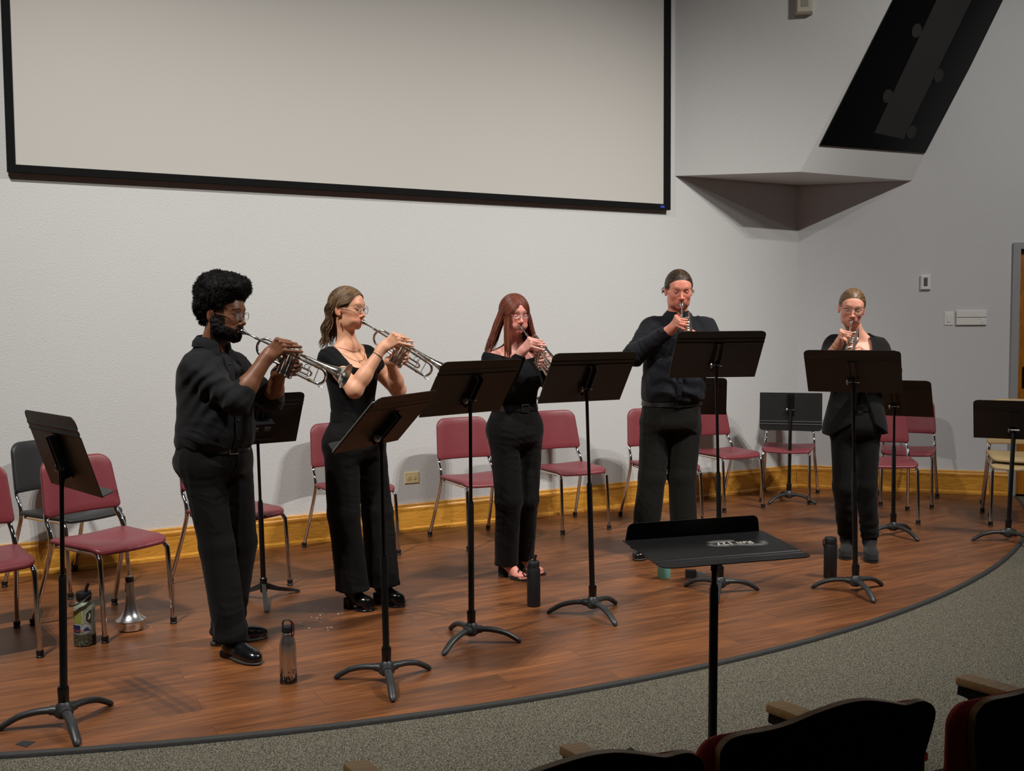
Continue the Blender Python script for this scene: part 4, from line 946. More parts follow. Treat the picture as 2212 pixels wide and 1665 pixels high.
PEOPLE={
  'P1': {"head": [-1.3399, 4.85, 1.5678], "neck": [-1.3992, 4.85, 1.4449], "chest": [-1.4039, 4.85, 1.2603], "pelvis": [-1.4074, 4.85, 0.9433], "shR": [-1.4586, 4.72, 1.3745], "shL": [-1.3367, 5.0, 1.3805], "elR": [-1.2394, 4.65, 1.1962], "elL": [-1.1782, 5.05, 1.1737], "hipR": [-1.4522, 4.78, 0.9308], "hipL": [-1.3495, 4.94, 0.9158], "knR": [-1.3824, 4.77, 0.5081], "knL": [-1.3244, 4.95, 0.4861], "heelR": [-1.3665, 4.7769, 0.0], "toeR": [-1.1527, 4.5957, 0.0], "heelL": [-1.4559, 4.8899, 0.0], "toeL": [-1.2161, 5.0157, 0.0], "mouth": [-1.2538, 4.81, 1.5092], "bell": [-0.7784, 4.7236, 1.2913]},
  'P2': {"head": [-0.8614, 5.55, 1.6052], "neck": [-0.8813, 5.55, 1.4495], "chest": [-0.8791, 5.55, 1.2881], "pelvis": [-0.8522, 5.55, 0.9633], "shR": [-0.9725, 5.43, 1.3966], "shL": [-0.7898, 5.69, 1.4029], "elR": [-0.8156, 5.35, 1.1964], "elL": [-0.6343, 5.75, 1.1683], "hipR": [-0.9106, 5.49, 0.9081], "hipL": [-0.7894, 5.63, 0.8984], "knR": [-0.9041, 5.47, 0.5254], "knL": [-0.7447, 5.63, 0.5069], "heelR": [-0.9086, 5.5357, 0.0], "toeR": [-0.7527, 5.4601, 0.0], "heelL": [-0.7605, 5.6337, 0.0], "toeL": [-0.5944, 5.5369, 0.0], "mouth": [-0.7907, 5.5, 1.548], "bell": [-0.3474, 5.3943, 1.2774]},
  'P3': {"head": [0.0439, 6.15, 1.5605], "neck": [0.0184, 6.17, 1.4231], "chest": [0.0061, 6.15, 1.2529], "pelvis": [0.0152, 6.15, 0.9625], "shR": [-0.1317, 6.07, 1.3665], "shL": [0.1528, 6.27, 1.3584], "elR": [-0.0481, 5.95, 1.1615], "elL": [0.2309, 6.13, 1.1808], "hipR": [-0.0511, 6.1, 0.9127], "hipL": [0.0931, 6.21, 0.9002], "knR": [-0.0268, 6.1, 0.4839], "knL": [0.0765, 6.21, 0.4696], "heelR": [-0.0813, 6.2177, 0.0], "toeR": [0.0611, 6.1012, 0.0], "heelL": [0.0267, 6.3671, 0.0], "toeL": [0.1398, 6.2692, 0.0], "mouth": [0.055, 6.04, 1.509], "bell": [0.2574, 5.6267, 1.2462]},
  'P4': {"head": [1.1013, 6.8, 1.7297], "neck": [1.0945, 6.83, 1.5726], "chest": [1.0722, 6.8, 1.3359], "pelvis": [1.0488, 6.8, 0.9699], "shR": [0.8981, 6.82, 1.5284], "shL": [1.2997, 6.85, 1.5255], "elR": [0.7927, 6.7, 1.3229], "elL": [1.3743, 6.7, 1.3009], "hipR": [0.9423, 6.8, 0.8326], "hipL": [1.1504, 6.82, 0.8291], "knR": [0.9187, 6.78, 0.5125], "knL": [1.1237, 6.8, 0.5081], "heelR": [0.8831, 6.8317, 0.0], "toeR": [0.8015, 6.5677, 0.0], "heelL": [1.1424, 6.8654, 0.0], "toeL": [1.1196, 6.5839, 0.0], "mouth": [1.0941, 6.68, 1.6493], "bell": [1.0569, 6.2585, 1.3301]},
  'P5': {"head": [2.1992, 6.65, 1.5938], "neck": [2.2321, 6.68, 1.4449], "chest": [2.2159, 6.65, 1.2432], "pelvis": [2.2146, 6.65, 0.9144], "shR": [2.053, 6.65, 1.4169], "shL": [2.3744, 6.65, 1.3968], "elR": [1.9599, 6.55, 1.2318], "elL": [2.4002, 6.55, 1.2111], "hipR": [2.1441, 6.65, 0.8249], "hipL": [2.2876, 6.65, 0.8179], "knR": [2.1364, 6.63, 0.4666], "knL": [2.2859, 6.63, 0.4655], "heelR": [2.2273, 6.8176, 0.0], "toeR": [2.1329, 6.5534, 0.0], "heelL": [2.3444, 6.7452, 0.0], "toeL": [2.2728, 6.4606, 0.0], "mouth": [2.1396, 6.52, 1.5277], "bell": [1.9548, 6.0876, 1.2833]},
}
# ================================================================= TRUMPETS
def frame_of(J):
    M0=np.array(J['mouth']); X=np.array(J['bell'])-M0; X/=np.linalg.norm(X); Y=np.cross([0,0,1.],X); Y/=np.linalg.norm(Y); return M0,X,Y,np.cross(X,Y)
def make_trumpet(J,label):
    M0,X,Y,Z=frame_of(J); t=empty('trumpet',tuple(M0),0,label,'trumpet','silver trumpets')
    A=np.stack([X,Y,Z],1); L=lambda x,y,z: A@np.array([x,y,z])
    def ob(n,m,fn,par=None): 
        mb=MB(); fn(mb); return mb.build(n,m,par or t,sharp=45)
    ob('mouthpiece',M['silver'],lambda m:m.lathe([(.009,.002),(.0128,.0),(.0135,.003),(.0128,.010),(.0095,.020),(.0058,.030),(.0042,.045),(.0050,.085),(.0058,.088)],20,(0,0,0),X))
    ob('leadpipe',M['silver'],lambda m:(m.tube([L(.074,0,0),L(.078,0,0),L(.10,0,0),L(.335,0,0)],[.0068,.0068,.0052,.0055],12)))
    def slide(m):
        c=[L(.330,0,0),L(.425,0,0)]+[L(.425+.034*math.sin(a),.0,-.036+.036*math.cos(a)) for a in np.linspace(.25,PI-.25,10)]+[L(.425,.0,-.072),L(.30,.004,-.072)]
        m.tube(c,.0068,12)
        for x in(.372,.412): m.tube([L(x,0,-.004),L(x,0,-.068)],.0022,8)
    sl=ob('tuning_slide',M['silver'],slide)
    for a_,z_ in((.395,0),(.383,-.072)): ob('gold_ferrule',M['brass'],lambda m:m.tube([L(a_,0,z_),L(a_+.014,0,z_)],.0078,12),sl)
    ob('water_key',M['silver'],lambda m:m.tube([L(.44,0,-.078),L(.452,0,-.082),L(.468,0,-.072)],.0022,8),sl)
    by=.042; bz=.010
    def bell(m):
        prof=[(.0061,.12),(.0063,.22),(.0072,.30),(.009,.36),(.012,.41),(.0165,.45),(.023,.48),(.032,.503),(.043,.518),(.054,.526),(.0605,.530),(.0612,.5315),(.0600,.532),(.052,.5275),(.041,.519),(.030,.503),(.021,.479),(.015,.45),(.0105,.41),(.0075,.36)]
        m.lathe(prof,40,L(0,by,bz),X,capb=False,capt=True)
        c=[L(.125,by,bz)]+[L(.12-.040*math.sin(a),by,bz-.042+.042*math.cos(a)) for a in np.linspace(.05,PI-.05,12)]+[L(.13,by*.95,bz-.084),L(.235,.024,bz-.078)]
        m.tube(c,.0062,12)
        m.tube([L(.335,0,0),L(.335,by,bz)],.0025,8); m.tube([L(.155,0,0),L(.155,by,bz)],.0025,8)
    ob('bell',M['silver_worn'],bell)
    for i,x in enumerate((.235,.262,.289)):
        v=ob('valve',M['silver'],lambda m:m.lathe([(.006,-.112),(.0125,-.108),(.0130,-.098),(.0116,-.096),(.0116,.004),(.0130,.006),(.0130,.016),(.006,.020)],20,L(x,.02,0),Z))
        ob('valve_cap',M['brass'],lambda m:m.lathe([(.0132,.006),(.0134,.009),(.0132,.012)],20,L(x,.02,0),Z),v)
        ob('finger_button',M['silver'],lambda m:m.lathe([(.003,.018),(.003,.034),(.0080,.035),(.0082,.039),(0,.040)],16,L(x,.02,0),Z),v)
    ob('third_valve_slide',M['silver'],lambda m:m.tube([L(.29,.012,-.035),L(.375,.012,-.035)]+[L(.375+.011*math.sin(a),.012,-.046+.011*math.cos(a)) for a in np.linspace(.3,PI-.3,5)]+[L(.375,.012,-.057),L(.29,.012,-.057)],.0050,10))
    ob('first_valve_slide',M['silver'],lambda m:m.tube([L(.235,.03,-.045),L(.185,.03,-.045)]+[L(.185-.010*math.sin(a),.03,-.055+.010*math.cos(a)) for a in np.linspace(.3,PI-.3,5)]+[L(.185,.03,-.065),L(.235,.03,-.065)],.0050,10))
    ob('finger_ring',M['silver'],lambda m:m.tube([L(.352+.011*math.cos(a),.012,-.022+.011*math.sin(a)) for a in np.linspace(0,2*PI,17)],.0018,8))
    ob('finger_hook',M['silver'],lambda m:m.tube(spline([L(.306,0,.006),L(.306,0,.018),L(.318,0,.024),L(.325,0,.016)],4),.0018,8))
    return t
# ================================================================= PEOPLE
cloth_black=mat('black_cotton_shirt',srgb(22,22,24),.85,sheen=.04,noise=.08,nscale=30,bump=.12,bscale=350,spec=.2)
cloth_navy=mat('blue_black_shirt',srgb(21,22,28),.8,sheen=.05,noise=.08,nscale=30,bump=.12,bscale=350,spec=.2)
trouser_black=mat('black_trouser_wool',srgb(16,15,15),.9,sheen=.04,noise=.08,nscale=30,bump=.1,bscale=400,spec=.2)
trouser_char=mat('charcoal_black_trouser',srgb(23,22,19),.9,sheen=.04,noise=.08,nscale=30,bump=.1,bscale=400,spec=.2)
knit_black=mat('black_knit_top',srgb(13,13,15),.9,sheen=.03,bump=.1,bscale=400,spec=.2)
blazer_black=mat('black_blazer_cloth',srgb(19,19,20),.9,sheen=.05,bump=.1,bscale=400,spec=.2)
leather=mat('black_polished_leather',srgb(18,18,19),.18,spec=.6,bump=.05,bscale=120)
suede=mat('black_suede',srgb(15,14,15),.85,sheen=.1,bump=.1,bscale=300)
belt_m=mat('black_belt_leather',srgb(20,19,19),.35)
skin_m=mat_attr('skin',.48,.4,sss=.12,bump=.05,bscale=420)
hair_m=mat_attr('hair_strands',.42,.45); hair_dull=mat_attr('coiled_hair',.75,.2)
lens_m=mat('spectacle_lens',(1,1,1,1),.02,spec=.5,alpha=.10)
sole_m=mat('shoe_sole',srgb(60,54,50),.7)
lace_m=mat('black_lace_trim',srgb(44,36,34),.9)
def lin(r,g,b): return np.array(srgb(r,g,b)[:3])
def head_R(yaw,pitch,roll):
    y,p,r=R_(yaw),R_(pitch),R_(roll); f=np.array([math.cos(y)*math.cos(p),math.sin(y)*math.cos(p),-math.sin(p)])
    rt=np.array([math.sin(y),-math.cos(y),0]); up=np.cross(rt,f); c,s=math.cos(r),math.sin(r)
    return np.stack([rt*c+up*s,f,-rt*s+up*c],1)
def build_strands(name,paths,r0,cols,parent,off,m=None,n=4,r1=.3):
    Vs=[];Fs=[];Cs=[];b=0
    for i,p in enumerate(paths):
        P=np.array(p); k=len(P); T=np.gradient(P,axis=0); T/=np.linalg.norm(T,axis=1)[:,None]+1e-9
        u=np.cross(T,[.31,.17,.93]); u/=np.linalg.norm(u,axis=1)[:,None]+1e-9; w=np.cross(T,u)
        rad=r0*np.interp(np.linspace(0,1,k),[0,.12,.75,1],[.6,1,.9,r1])
        a=np.arange(n)*2*PI/n; V=P[:,None,:]+rad[:,None,None]*(np.cos(a)[None,:,None]*u[:,None,:]+np.sin(a)[None,:,None]*w[:,None,:])
        V=V.reshape(-1,3); I=np.arange((k-1)*n).reshape(k-1,n); J=np.roll(I,-1,1)
        F=np.stack([I,J,J+n,I+n],-1).reshape(-1,4)+b; Vs.append(V);Fs.append(F);Cs.append(np.tile(cols[i%len(cols)],(len(V),1))); b+=len(V)
    return mesh_obj(name,np.concatenate(Vs),np.concatenate(Fs),m or hair_m,parent,True,colors=np.concatenate(Cs),off=off)
class Person:
    def __init__(s,key,label,yaw,tyaw,pitch=4,roll=0,hs=1.0,hw=1.0,base=(200,150,125),mouth_y=.104,shin=.022,shdown=.045):
        J=PEOPLE[key]; s.J={k:np.array(v) for k,v in J.items()}; s.key=key
        nk=s.J['neck']
        for q in('shR','shL'):
            v=s.J[q]-nk; v[2]=0; s.J[q]=s.J[q]-v/np.linalg.norm(v)*shin-np.array([0,0,shdown])
        s.Rm=head_R(yaw,pitch,roll); s.hs=hs; s.hw=hw
        s.M0,s.X,s.Y,s.Z=frame_of(J); s.H=s.M0+s.X*.003-s.Rm@(np.array([0,mouth_y,-.0735])*hs)
        a=R_(tyaw); s.f=np.array([math.cos(a),math.sin(a),0]); s.r=np.array([math.sin(a),-math.cos(a),0]); s.lat=a+PI/2
        s.base=lin(*base); g=(s.J['heelR']+s.J['toeR']+s.J['heelL']+s.J['toeL'])/4; s.off=np.array([g[0],g[1],0])
        s.root=empty('person',tuple(s.off),0,label,'person'); s.T=lambda x,y,z: s.M0+s.X*x+s.Y*y+s.Z*z
        s.hc=np.array([0,-.012,.022]); s.hr=np.array([.083*hw,.105,.100]); s.prims=[]
        print(key,'head',s.H.round(3))
    def hl(s,x,y,z): return s.H+s.Rm@(np.array([x,y,z])*s.hs)
    def rows(s,R):
        """R: (z,a,b,forward,right) -> loft rows around the spine"""
        p,n=s.J['pelvis'],s.J['neck']; out=[]
        for z,a,b,fo,ro in R:
            t=(z-p[2])/(n[2]-p[2]); c=p+(n-p)*np.clip(t,-.2,1.1); c=c+s.f*fo+s.r*ro; out.append((z,c[0],c[1],a,b))
        return out
    def hands(s,sc,dR=(0,0,0),dL=(0,0,0)):
        T=lambda p,d: s.T(*(np.array(p)+np.array(d)))
        D_=lambda v: s.X*v[0]+s.Y*v[1]+s.Z*v[2]
        s.wR=T((.185,-.062,-.052),dR); s.wL=T((.212,.090,-.118),dL)
        a=hand(s.wR,T((.222,-.042,.032),dR),D_((1,.15,-.1)),D_((-.3,-.8,.4)),[s.T(.235,.018,.048),s.T(.262,.018,.049),s.T(.289,.016,.048),s.T(.310,-.004,.034)],s.T(.247,-.006,-.020),sc)
        b=hand(s.wL,T((.282,.064,-.060),dL),D_((.6,.05,-.8)),D_((.35,.85,.1)),[s.T(.300,-.004,-.020),s.T(.305,-.006,-.041),s.T(.306,-.006,-.062),s.T(.302,.000,-.083)],s.T(.232,-.004,-.045),sc)
        return a,b
    def arms(s,ra=(.052,.042,.040,.027),k=.02,wf=None):
        P=[]
        for q,w in(('R',s.wR),('L',s.wL)):
            sh,el=s.J['sh'+q],s.J['el'+q]; P.append(Cap(sh,el,ra[0],ra[1],k=k)); d=w-el
            P.append(Cap(el,el+d*.35,ra[1]*.98,ra[2]*1.04,k=.02)); P.append(Cap(el+d*.3,w+d*.02,ra[2],ra[3],k=.02)); P.append(Ell(el,(ra[1]*1.02,)*3,k=.015))
        return P
    def body(s,rows,hand_sc,paint,armr=(.050,.041,.040,.0265),neckr=.054,head_kw={},legs=True,neck_to=None,foot=False,h0=.0065,dR=(0,0,0),dL=(0,0,0)):
        J=s.J; ha,hb=s.hands(hand_sc,dR,dL)
        P=[Loft(s.rows(rows),s.lat,k=.04,e=2.2,cap=.03)]
        P+= [Cap(J['neck']+np.array([0,0,-.03]),J['sh'+q]+np.array([0,0,.006]),.040,.044,k=.03) for q in 'RL']
        P+= s.arms(armr)
        nb=J['neck'] if neck_to is None else neck_to
        P+= [Cap(nb-np.array([0,0,.03]),s.hl(0,-.022,-.075),neckr*1.12,neckr,k=.03)]
        if legs:
            for q in 'RL':
                an=J['heel'+q]*.7+J['toe'+q]*.3+np.array([0,0,.09]); P+= [Cap(J['hip'+q],J['kn'+q],.070,.050,k=.03),Cap(J['kn'+q],an,.046,.029,k=.02)]+([Cap(an,J['toe'+q]*.6+J['heel'+q]*.4+np.array([0,0,.05]),.026,.018,k=.02)] if foot else [])
        P+= head_prims(s.H,s.Rm,s.hs,s.hw,**head_kw)
        hp=ha+hb; lo,hi=bounds(hp,.012); Hb=s.hl(0,-.002,-.008); e=np.array([.118,.118,.135])*s.hs
        P+= hp
        V,F=multires(P,[(Hb-e,Hb+e,.0021),(lo,hi,.0022)],h0)
        C=paint(V); C=mixc(C,lin(14,14,15),1.0*((V[:,2]<.30)&bool(foot)))
        s.b=mesh_obj('body',V,F,skin_m,s.root,True,colors=C,off=s.off); s.handbox=(lo,hi); return s.b
    def cloth(s,name,prims,h,m,disp=None,parent=None,label=None):
        V,F=solid(prims,h,disp); o=mesh_obj(name,V,F,m,parent or s.root,True,off=s.off)
        if label: o['label']=label
        return o
    # scalp helpers -------------------------------------------------
    def dirv(s,az,el): return np.array([math.sin(az)*math.cos(el),math.cos(az)*math.cos(el),math.sin(el)])
    def sc_pt(s,d,off=0.0,hr=None):
        hr=s.hr if hr is None else hr
        return s.H+s.Rm@((s.hc+hr*d*(1+off))*s.hs)
    def arc(s,d0,d1,n,off0=.02,off1=.02,hr=None):
        w=math.acos(np.clip(d0@d1,-1,1)); out=[]
        for t in np.linspace(0,1,n):
            d=(math.sin((1-t)*w)*d0+math.sin(t*w)*d1)/math.sin(w) if w>1e-3 else d0
            out.append(s.sc_pt(d/np.linalg.norm(d),off0+(off1-off0)*t,hr))
        return out
    def shell(s,cols,extra=[],cut=None,name='hair',grow=1.0,low=-.035,m=None,h=.004,disp=None):
        T=lambda x,y,z: s.H+s.Rm@(np.array([x,y,z])*s.hs)
        P=[Ell(T(*s.hc),s.hr*grow*s.hs,s.Rm,k=.02)]+extra
        for c,r in (cut or [((0,.085,-.040),(.071,.060,.100)),]): P.append(Ell(T(*c),np.array([r[0]*s.hw,r[1],r[2]])*s.hs,s.Rm,k=.006,op='-'))
        if low is not None:
            c=T(0,.03,low-.1); P.append(Box(c,(.15,.20,.1),s.Rm,.01,.02,'-'))
        V,F=solid(P,h,disp); n=fbm(V[:,0],V[:,1],V[:,2],90,2); C=np.array(cols)[None]*(1+.35*n)[:,None]
        return mesh_obj(name,V,F,m or hair_m,s.root,True,colors=C,off=s.off)
    def glasses(s,m,rim='round',rw=.023,rh=.019,z=-.004,y=.104,thick=.0013,brow=None,temple=None):
        g=D.objects.new('glasses',None); COL.objects.link(g); g.parent=s.root
        T=lambda x,y_,z_: s.hl(x*s.hw,y_,z_)-s.off
        mb=MB()
        for sx in(-1,1):
            pts=[]
            for a in np.linspace(0,2*PI,29):
                ca,sa=math.cos(a),math.sin(a); e=.75 if rim!='round' else 1.0
                px=.0315*sx+rw*math.copysign(abs(ca)**e,ca); pz=z+rh*math.copysign(abs(sa)**e,sa); pts.append(T(px,y-.28*max(0,abs(px)-.03),pz))
            mb.tube(pts,thick*s.hs,8,cap=False)
        mb.tube(spline([T(-.0315+rw,y-.001,z+.004),T(0,y+.003,z+.007),T(.0315-rw,y-.001,z+.004)],4),thick*s.hs,8)
        mb.build('rims',m,g)
        for sx in(-1,1):
            mb=MB(); x1=.0315+rw; mb.tube(spline([T(sx*x1,y-.28*(x1-.03),z+.006),T(sx*.071,.078,z+.007),T(sx*.0815,.02,z+.006),T(sx*.083,-.008,z+.004),T(sx*.082,-.022,z-.014)],4),thick*1.1*s.hs,8); mb.build('temple',temple or m,g)
            mb=MB(); n_=20; c=T(sx*.0315,y,z); V=[c]+[T(.0315*sx+rw*.97*math.cos(a),y-.28*max(0,abs(.0315*sx+rw*math.cos(a))-.03),z+rh*.97*math.sin(a)) for a in np.linspace(0,2*PI,n_,endpoint=False)]
            mb.add(V,[(0,1+i,1+(i+1)%n_) for i in range(n_)]); mb.build('lens',lens_m,g)
            if brow is not None:
                mb=MB(); mb.tube(spline([T(sx*(.0315-rw*.9),y+.003,z+rh*.75),T(sx*.0315,y+.004,z+rh+.001),T(sx*(.0315+rw*.8),y-.003,z+rh*.98),T(sx*(.0315+rw+.009),y-.008,z+rh*.9)],5),[.0018]+[.0028]*13+[.0034,.003],8,flat=.8); mb.build('brow_bar',brow,g)
        return g
    def belt(s,z,rows,m,grow=.008,buckle=True,hh=.018,bm=None,boff=(0,0)):
        R_2=[r for r in s.rows([(zz,a,b,fo,ro) for zz,a,b,fo,ro in rows])]
        r=np.array(R_2); f=lambda zq,i:np.interp(zq,r[:,0],r[:,i])
        def at(th,zq,g):
            cx,cy,a,b=f(zq,1),f(zq,2),f(zq,3)+g,f(zq,4)+g; u,v=a*math.cos(th),b*math.sin(th)
            la=np.array([math.cos(s.lat),math.sin(s.lat)]); fo=np.array([math.sin(s.lat),-math.cos(s.lat)])
            return np.array([cx+la[0]*u+fo[0]*v,cy+la[1]*u+fo[1]*v,zq])-s.off
        mb=MB(); n=64; V=[]
        for i in range(n):
            th=2*PI*i/n
            for zq,g in((z-hh,grow-.004),(z-hh,grow),(z+hh,grow),(z+hh,grow-.004)): V.append(at(th,zq,g))
        mb.add(V,[(i*4+j,((i+1)%n)*4+j,((i+1)%n)*4+j+1,i*4+j+1) for i in range(n) for j in range(3)])
        o=mb.build('belt',m,s.root)
        if buckle:
            mb=MB(); th=PI/2+boff[0]; c=at(th,z,grow+.003); tl=at(th+.1,z,grow+.003)-at(th-.1,z,grow+.003); tl/=np.linalg.norm(tl); q=.024; h=hh+.004
            mb.tube([c+tl*q+[0,0,h],c+tl*q-[0,0,h],c-tl*q-[0,0,h],c-tl*q+[0,0,h],c+tl*q+[0,0,h]],.0026,6); mb.build('buckle',bm or M['steel'],o)
        return o
    def shoe(s,q,kind='oxford',w=.043,m=None,heel=.02,label=None):
        h,t=s.J['heel'+q],s.J['toe'+q]; d=t-h; L=np.linalg.norm(d); d/=L; e=np.array([-d[1],d[0],0]); up=np.array([0,0,1.]); A=np.stack([d,e,up],1)
        g=lambda x,z,y=0: h+d*x*L+up*z+e*y
        lo=h-.3; hi=t+.3; m=m or leather; P=[]
        if kind=='oxford':
            P=[Ell(g(.22,.045),(.20*L,w*.78,.050),A,.03),Ell(g(.62,.034),(.36*L,w,.038),A,.03),Ell(g(.80,.026),(.20*L,w*.84,.026),A,.02),Cap(g(.24,.05),g(.22,.09),w*.80,w*.85,k=.02),Cap(g(.30,.05),g(.52,.05),w*.70,w*.60,k=.03)]
            sole=[Ell(g(.20,.010),(.22*L,w*.88,.022),A,.02),Ell(g(.64,.008),(.38*L,w*1.07,.016),A,.03)]
        elif kind=='boot':     # ankle boot with block heel
            P=[Cap(g(.42,.045+heel*.5),g(.22,.10+heel),w*.62,w*.80,k=.03),Ell(g(.20,.045+heel),(.22*L,w*.8,.045),A,.03),Ell(g(.62,.034+heel*.25),(.36*L,w,.036),A,.03),Ell(g(.84,.022),(.17*L,w*.82,.022),A,.02),Cap(g(.22,.05+heel),g(.16,.13+heel),w*.85,w*.90,k=.03)]
            sole=[Box(g(.10,heel*.5),(.11*L,w*.62,heel*.5+.008),A,.006,.01),Ell(g(.66,.006),(.36*L,w*1.03,.013),A,.02)]
        plane=lambda z0:(Fn(lambda X,Y,Z:Z-z0,lo-[.3,.3,.3],hi+[.3,.3,0],k=.002,op='-'))
        o=s.cloth('shoe',P+[plane(.006)],.0032,m,label=label)
        s.cloth('sole',sole+[plane(.0)],.0032,sole_m if kind!='boot' else m,parent=o); 
        return o
    def collar(s,c,r0=.064,r1=.088,h=.042,m=None,drop=.035,tilt=.0,open_=22,fwd=None):
        """folded shirt collar: strip around the neck with two points at the front"""
        f=s.f if fwd is None else fwd; r=np.array([f[1],-f[0],0]); n=40; V=[];mb=MB()
        for i in range(n+1):
            a=R_(open_+(360-2*open_)*i/n); k=abs(i/n-.5)*2; kk=max(0,(k-.72)/.28)
            dr=f*math.cos(a)+r*math.sin(a)
            top=c+dr*(r0+.004*k)+np.array([0,0,h*(1-.35*k)+.012])-f*.012*(1-k); out=c+dr*(r1+.010*kk)+np.array([0,0,-.002-drop*kk])+(-r if False else 0)*0
            out=out-f*.010*(1-k)
            mid=(top+out)/2+dr*.008
            inn=c+dr*(r0-.004)+np.array([0,0,.0])
            V+= [p-s.off for p in(inn,top-dr*.003,top,mid,out,out-dr*.004-np.array([0,0,.002]))]
        q=6; mb.add(V,[(i*q+j,(i+1)*q+j,(i+1)*q+j+1,i*q+j+1) for i in range(n) for j in range(q-1)]+[tuple(range(q)),tuple(n*q+j for j in range(q-1,-1,-1))])
        return mb.build('collar',m,s.root,sharp=60)
def ridge(n,w=5.0): return np.clip(1-abs(n)*w,0,1)**2
def folds(amp_v=.006,amp_h=.003,fv=13,seed=0,zs=3.0,extra=None):
    def d(X,Y,Z):
        wx=X+.03*vnoise(X*9,Y*9,Z*9+seed); 
        a=amp_v*(ridge(vnoise(wx*fv+seed,Y*fv+seed*.7,Z*zs),4.5)-.35)*-1
        w=.10*vnoise(X*6+seed,Y*6,Z*6); n=vnoise(X*7+seed,Y*7,(Z+w+X*.3)*30); msk=np.clip(vnoise(X*5,Y*5+seed,Z*5)*3+.5,0,1)
        b=-amp_h*1.4*ridge(n,4)*msk
        r=a+b+amp_v*.6*fbm(X+seed,Y,Z*.6,5,2)
        if extra is not None: r=r+extra(X,Y,Z)
        return r
    return d
def near(p,r,amp,fn):     # local crumple around a joint
    p=np.array(p)
    return lambda X,Y,Z: amp*np.exp(-((X-p[0])**2+(Y-p[1])**2+(Z-p[2])**2)/r**2)*fn(X,Y,Z)
def sumf(*a): return lambda X,Y,Z: sum(f(X,Y,Z) for f in a)
def trousers(s,pel,rh,rk,rb,zb,m,split_k=.02,disp=None,hemz=None,kneef=0.0):
    """pel: loft rows; rh/rk/rb hip, knee, hem radii; zb hem height per leg"""
    J=s.J; P=[Loft(s.rows(pel),s.lat,k=.05,e=2.2,cap=.012)]
    for q in 'RL':
        h,t=J['heel'+q],J['toe'+q]; an=h*.72+t*.28; z=zb[q] if isinstance(zb,dict) else zb
        hem=np.array([an[0],an[1],z-.01]); kn=J['kn'+q]+s.f*kneef
        P.append(Cap(J['hip'+q],kn,rh,rk,k=.045)); P.append(Cap(kn,hem,rk,rb,k=.02)); P.append(Cap(hem+[0,0,.01],hem-[0,0,.05],rb,rb*1.03,k=.01))
    z=zb if not isinstance(zb,dict) else None
    for q in 'RL':
        h,t=J['heel'+q],J['toe'+q]; an=h*.72+t*.28; zz=zb[q] if isinstance(zb,dict) else zb; r=rb*1.6; fd=(t-h)/np.linalg.norm(t-h)
        if isinstance(zb,dict):
            def cut(X,Y,Z,an=an,zz=zz,r=r,fd=fd,q=q):
                # slanted hem, higher over the instep
                o=J['heel'+('L' if q=='R' else 'R')]*.72+J['toe'+('L' if q=='R' else 'R')]*.28
                mine=(X-an[0])**2+(Y-an[1])**2<(X-o[0])**2+(Y-o[1])**2
                return np.where(mine,Z-(zz+.10*np.clip((X-an[0])*fd[0]+(Y-an[1])*fd[1],-.05,.06)),1.0)
            P.append(Fn(cut,[an[0]-.2,an[1]-.2,-.1],[an[0]+.2,an[1]+.2,zz+.02],k=.004))
    if z is not None: P.append(Fn(lambda X,Y,Z:Z-z,[-9,-9,-.2],[9,9,z+.02],k=.004))
    return s.cloth('trousers',P,.0062,m,disp)
def yoke(s,r): return [Cap(s.J['neck']+np.array([0,0,-.035]),s.J['sh'+q]+np.array([0,0,.004]),r[0],r[1],k=.03) for q in 'RL']
def sleeve(s,q,ra,re,rw,end=1.0,start=0.0,rip=.0022,k=.02):
    sh,el,w=s.J['sh'+q],s.J['el'+q],(s.wR if q=='R' else s.wL); d=w-el
    P=[Cap(sh+(el-sh)*start,el,ra,re,k=.045 if start==0 else .01,rip=(rip,.045,.85)),Ell(el,(re*1.04,)*3,k=.02)]
    if end>0: P.append(Cap(el,el+d*end,re,re+(rw-re)*1.0,k=k,rip=(rip,.035,.15)))
    return P
# ---------------------------------------------------------------- 1: man with the afro
p=Person('P1','man with an afro, beard and glasses in a black shirt playing trumpet at the left',-17,-38,pitch=6,roll=0,hs=1.02,base=(118,74,50))
H,Rm=p.H,p.Rm
rows=[(.86,.15,.12,0,0),(.97,.145,.125,.01,0),(1.06,.16,.145,.015,0),(1.16,.16,.135,.01,0),(1.26,.165,.125,0,0),(1.34,.165,.112,0,0),(1.395,.125,.09,-.01,0),(1.43,.075,.07,-.01,0)]
p.body(rows,1.03,lambda V:face_paint(V,H,Rm,p.hs,1,p.base,lin(120,66,54),lin(14,10,9),.25,beard=lin(13,10,9),lash=(.01,.008,.006),browt=.95),
  armr=(.054,.046,.045,.030),neckr=.058,foot=True,head_kw=dict(jaw=1.06,puff=.003))
sh=[(.955,.168,.140,.0,0),(.985,.182,.160,.006,0),(1.03,.184,.168,.012,0),(1.10,.178,.163,.014,0),(1.18,.175,.152,.010,0),(1.27,.178,.142,0,0),(1.335,.172,.128,0,0),(1.39,.135,.104,-.01,0),(1.425,.090,.085,-.012,0),(1.45,.074,.074,-.012,0)]
P=[Loft(p.rows(sh),p.lat,k=.04,e=2.2,cap=.012)]+yoke(p,(.046,.060))
P+=sleeve(p,'R',.069,.058,.053,.16,rip=.003)+sleeve(p,'L',.067,.057,.052,.16,rip=.003)
for q,w in(('R',p.wR),('L',p.wL)):
    el=p.J['el'+q]; d=(w-el)/np.linalg.norm(w-el); P+=[Cap(el+d*.018,el+d*.048,.0585,.0565,k=.006)]
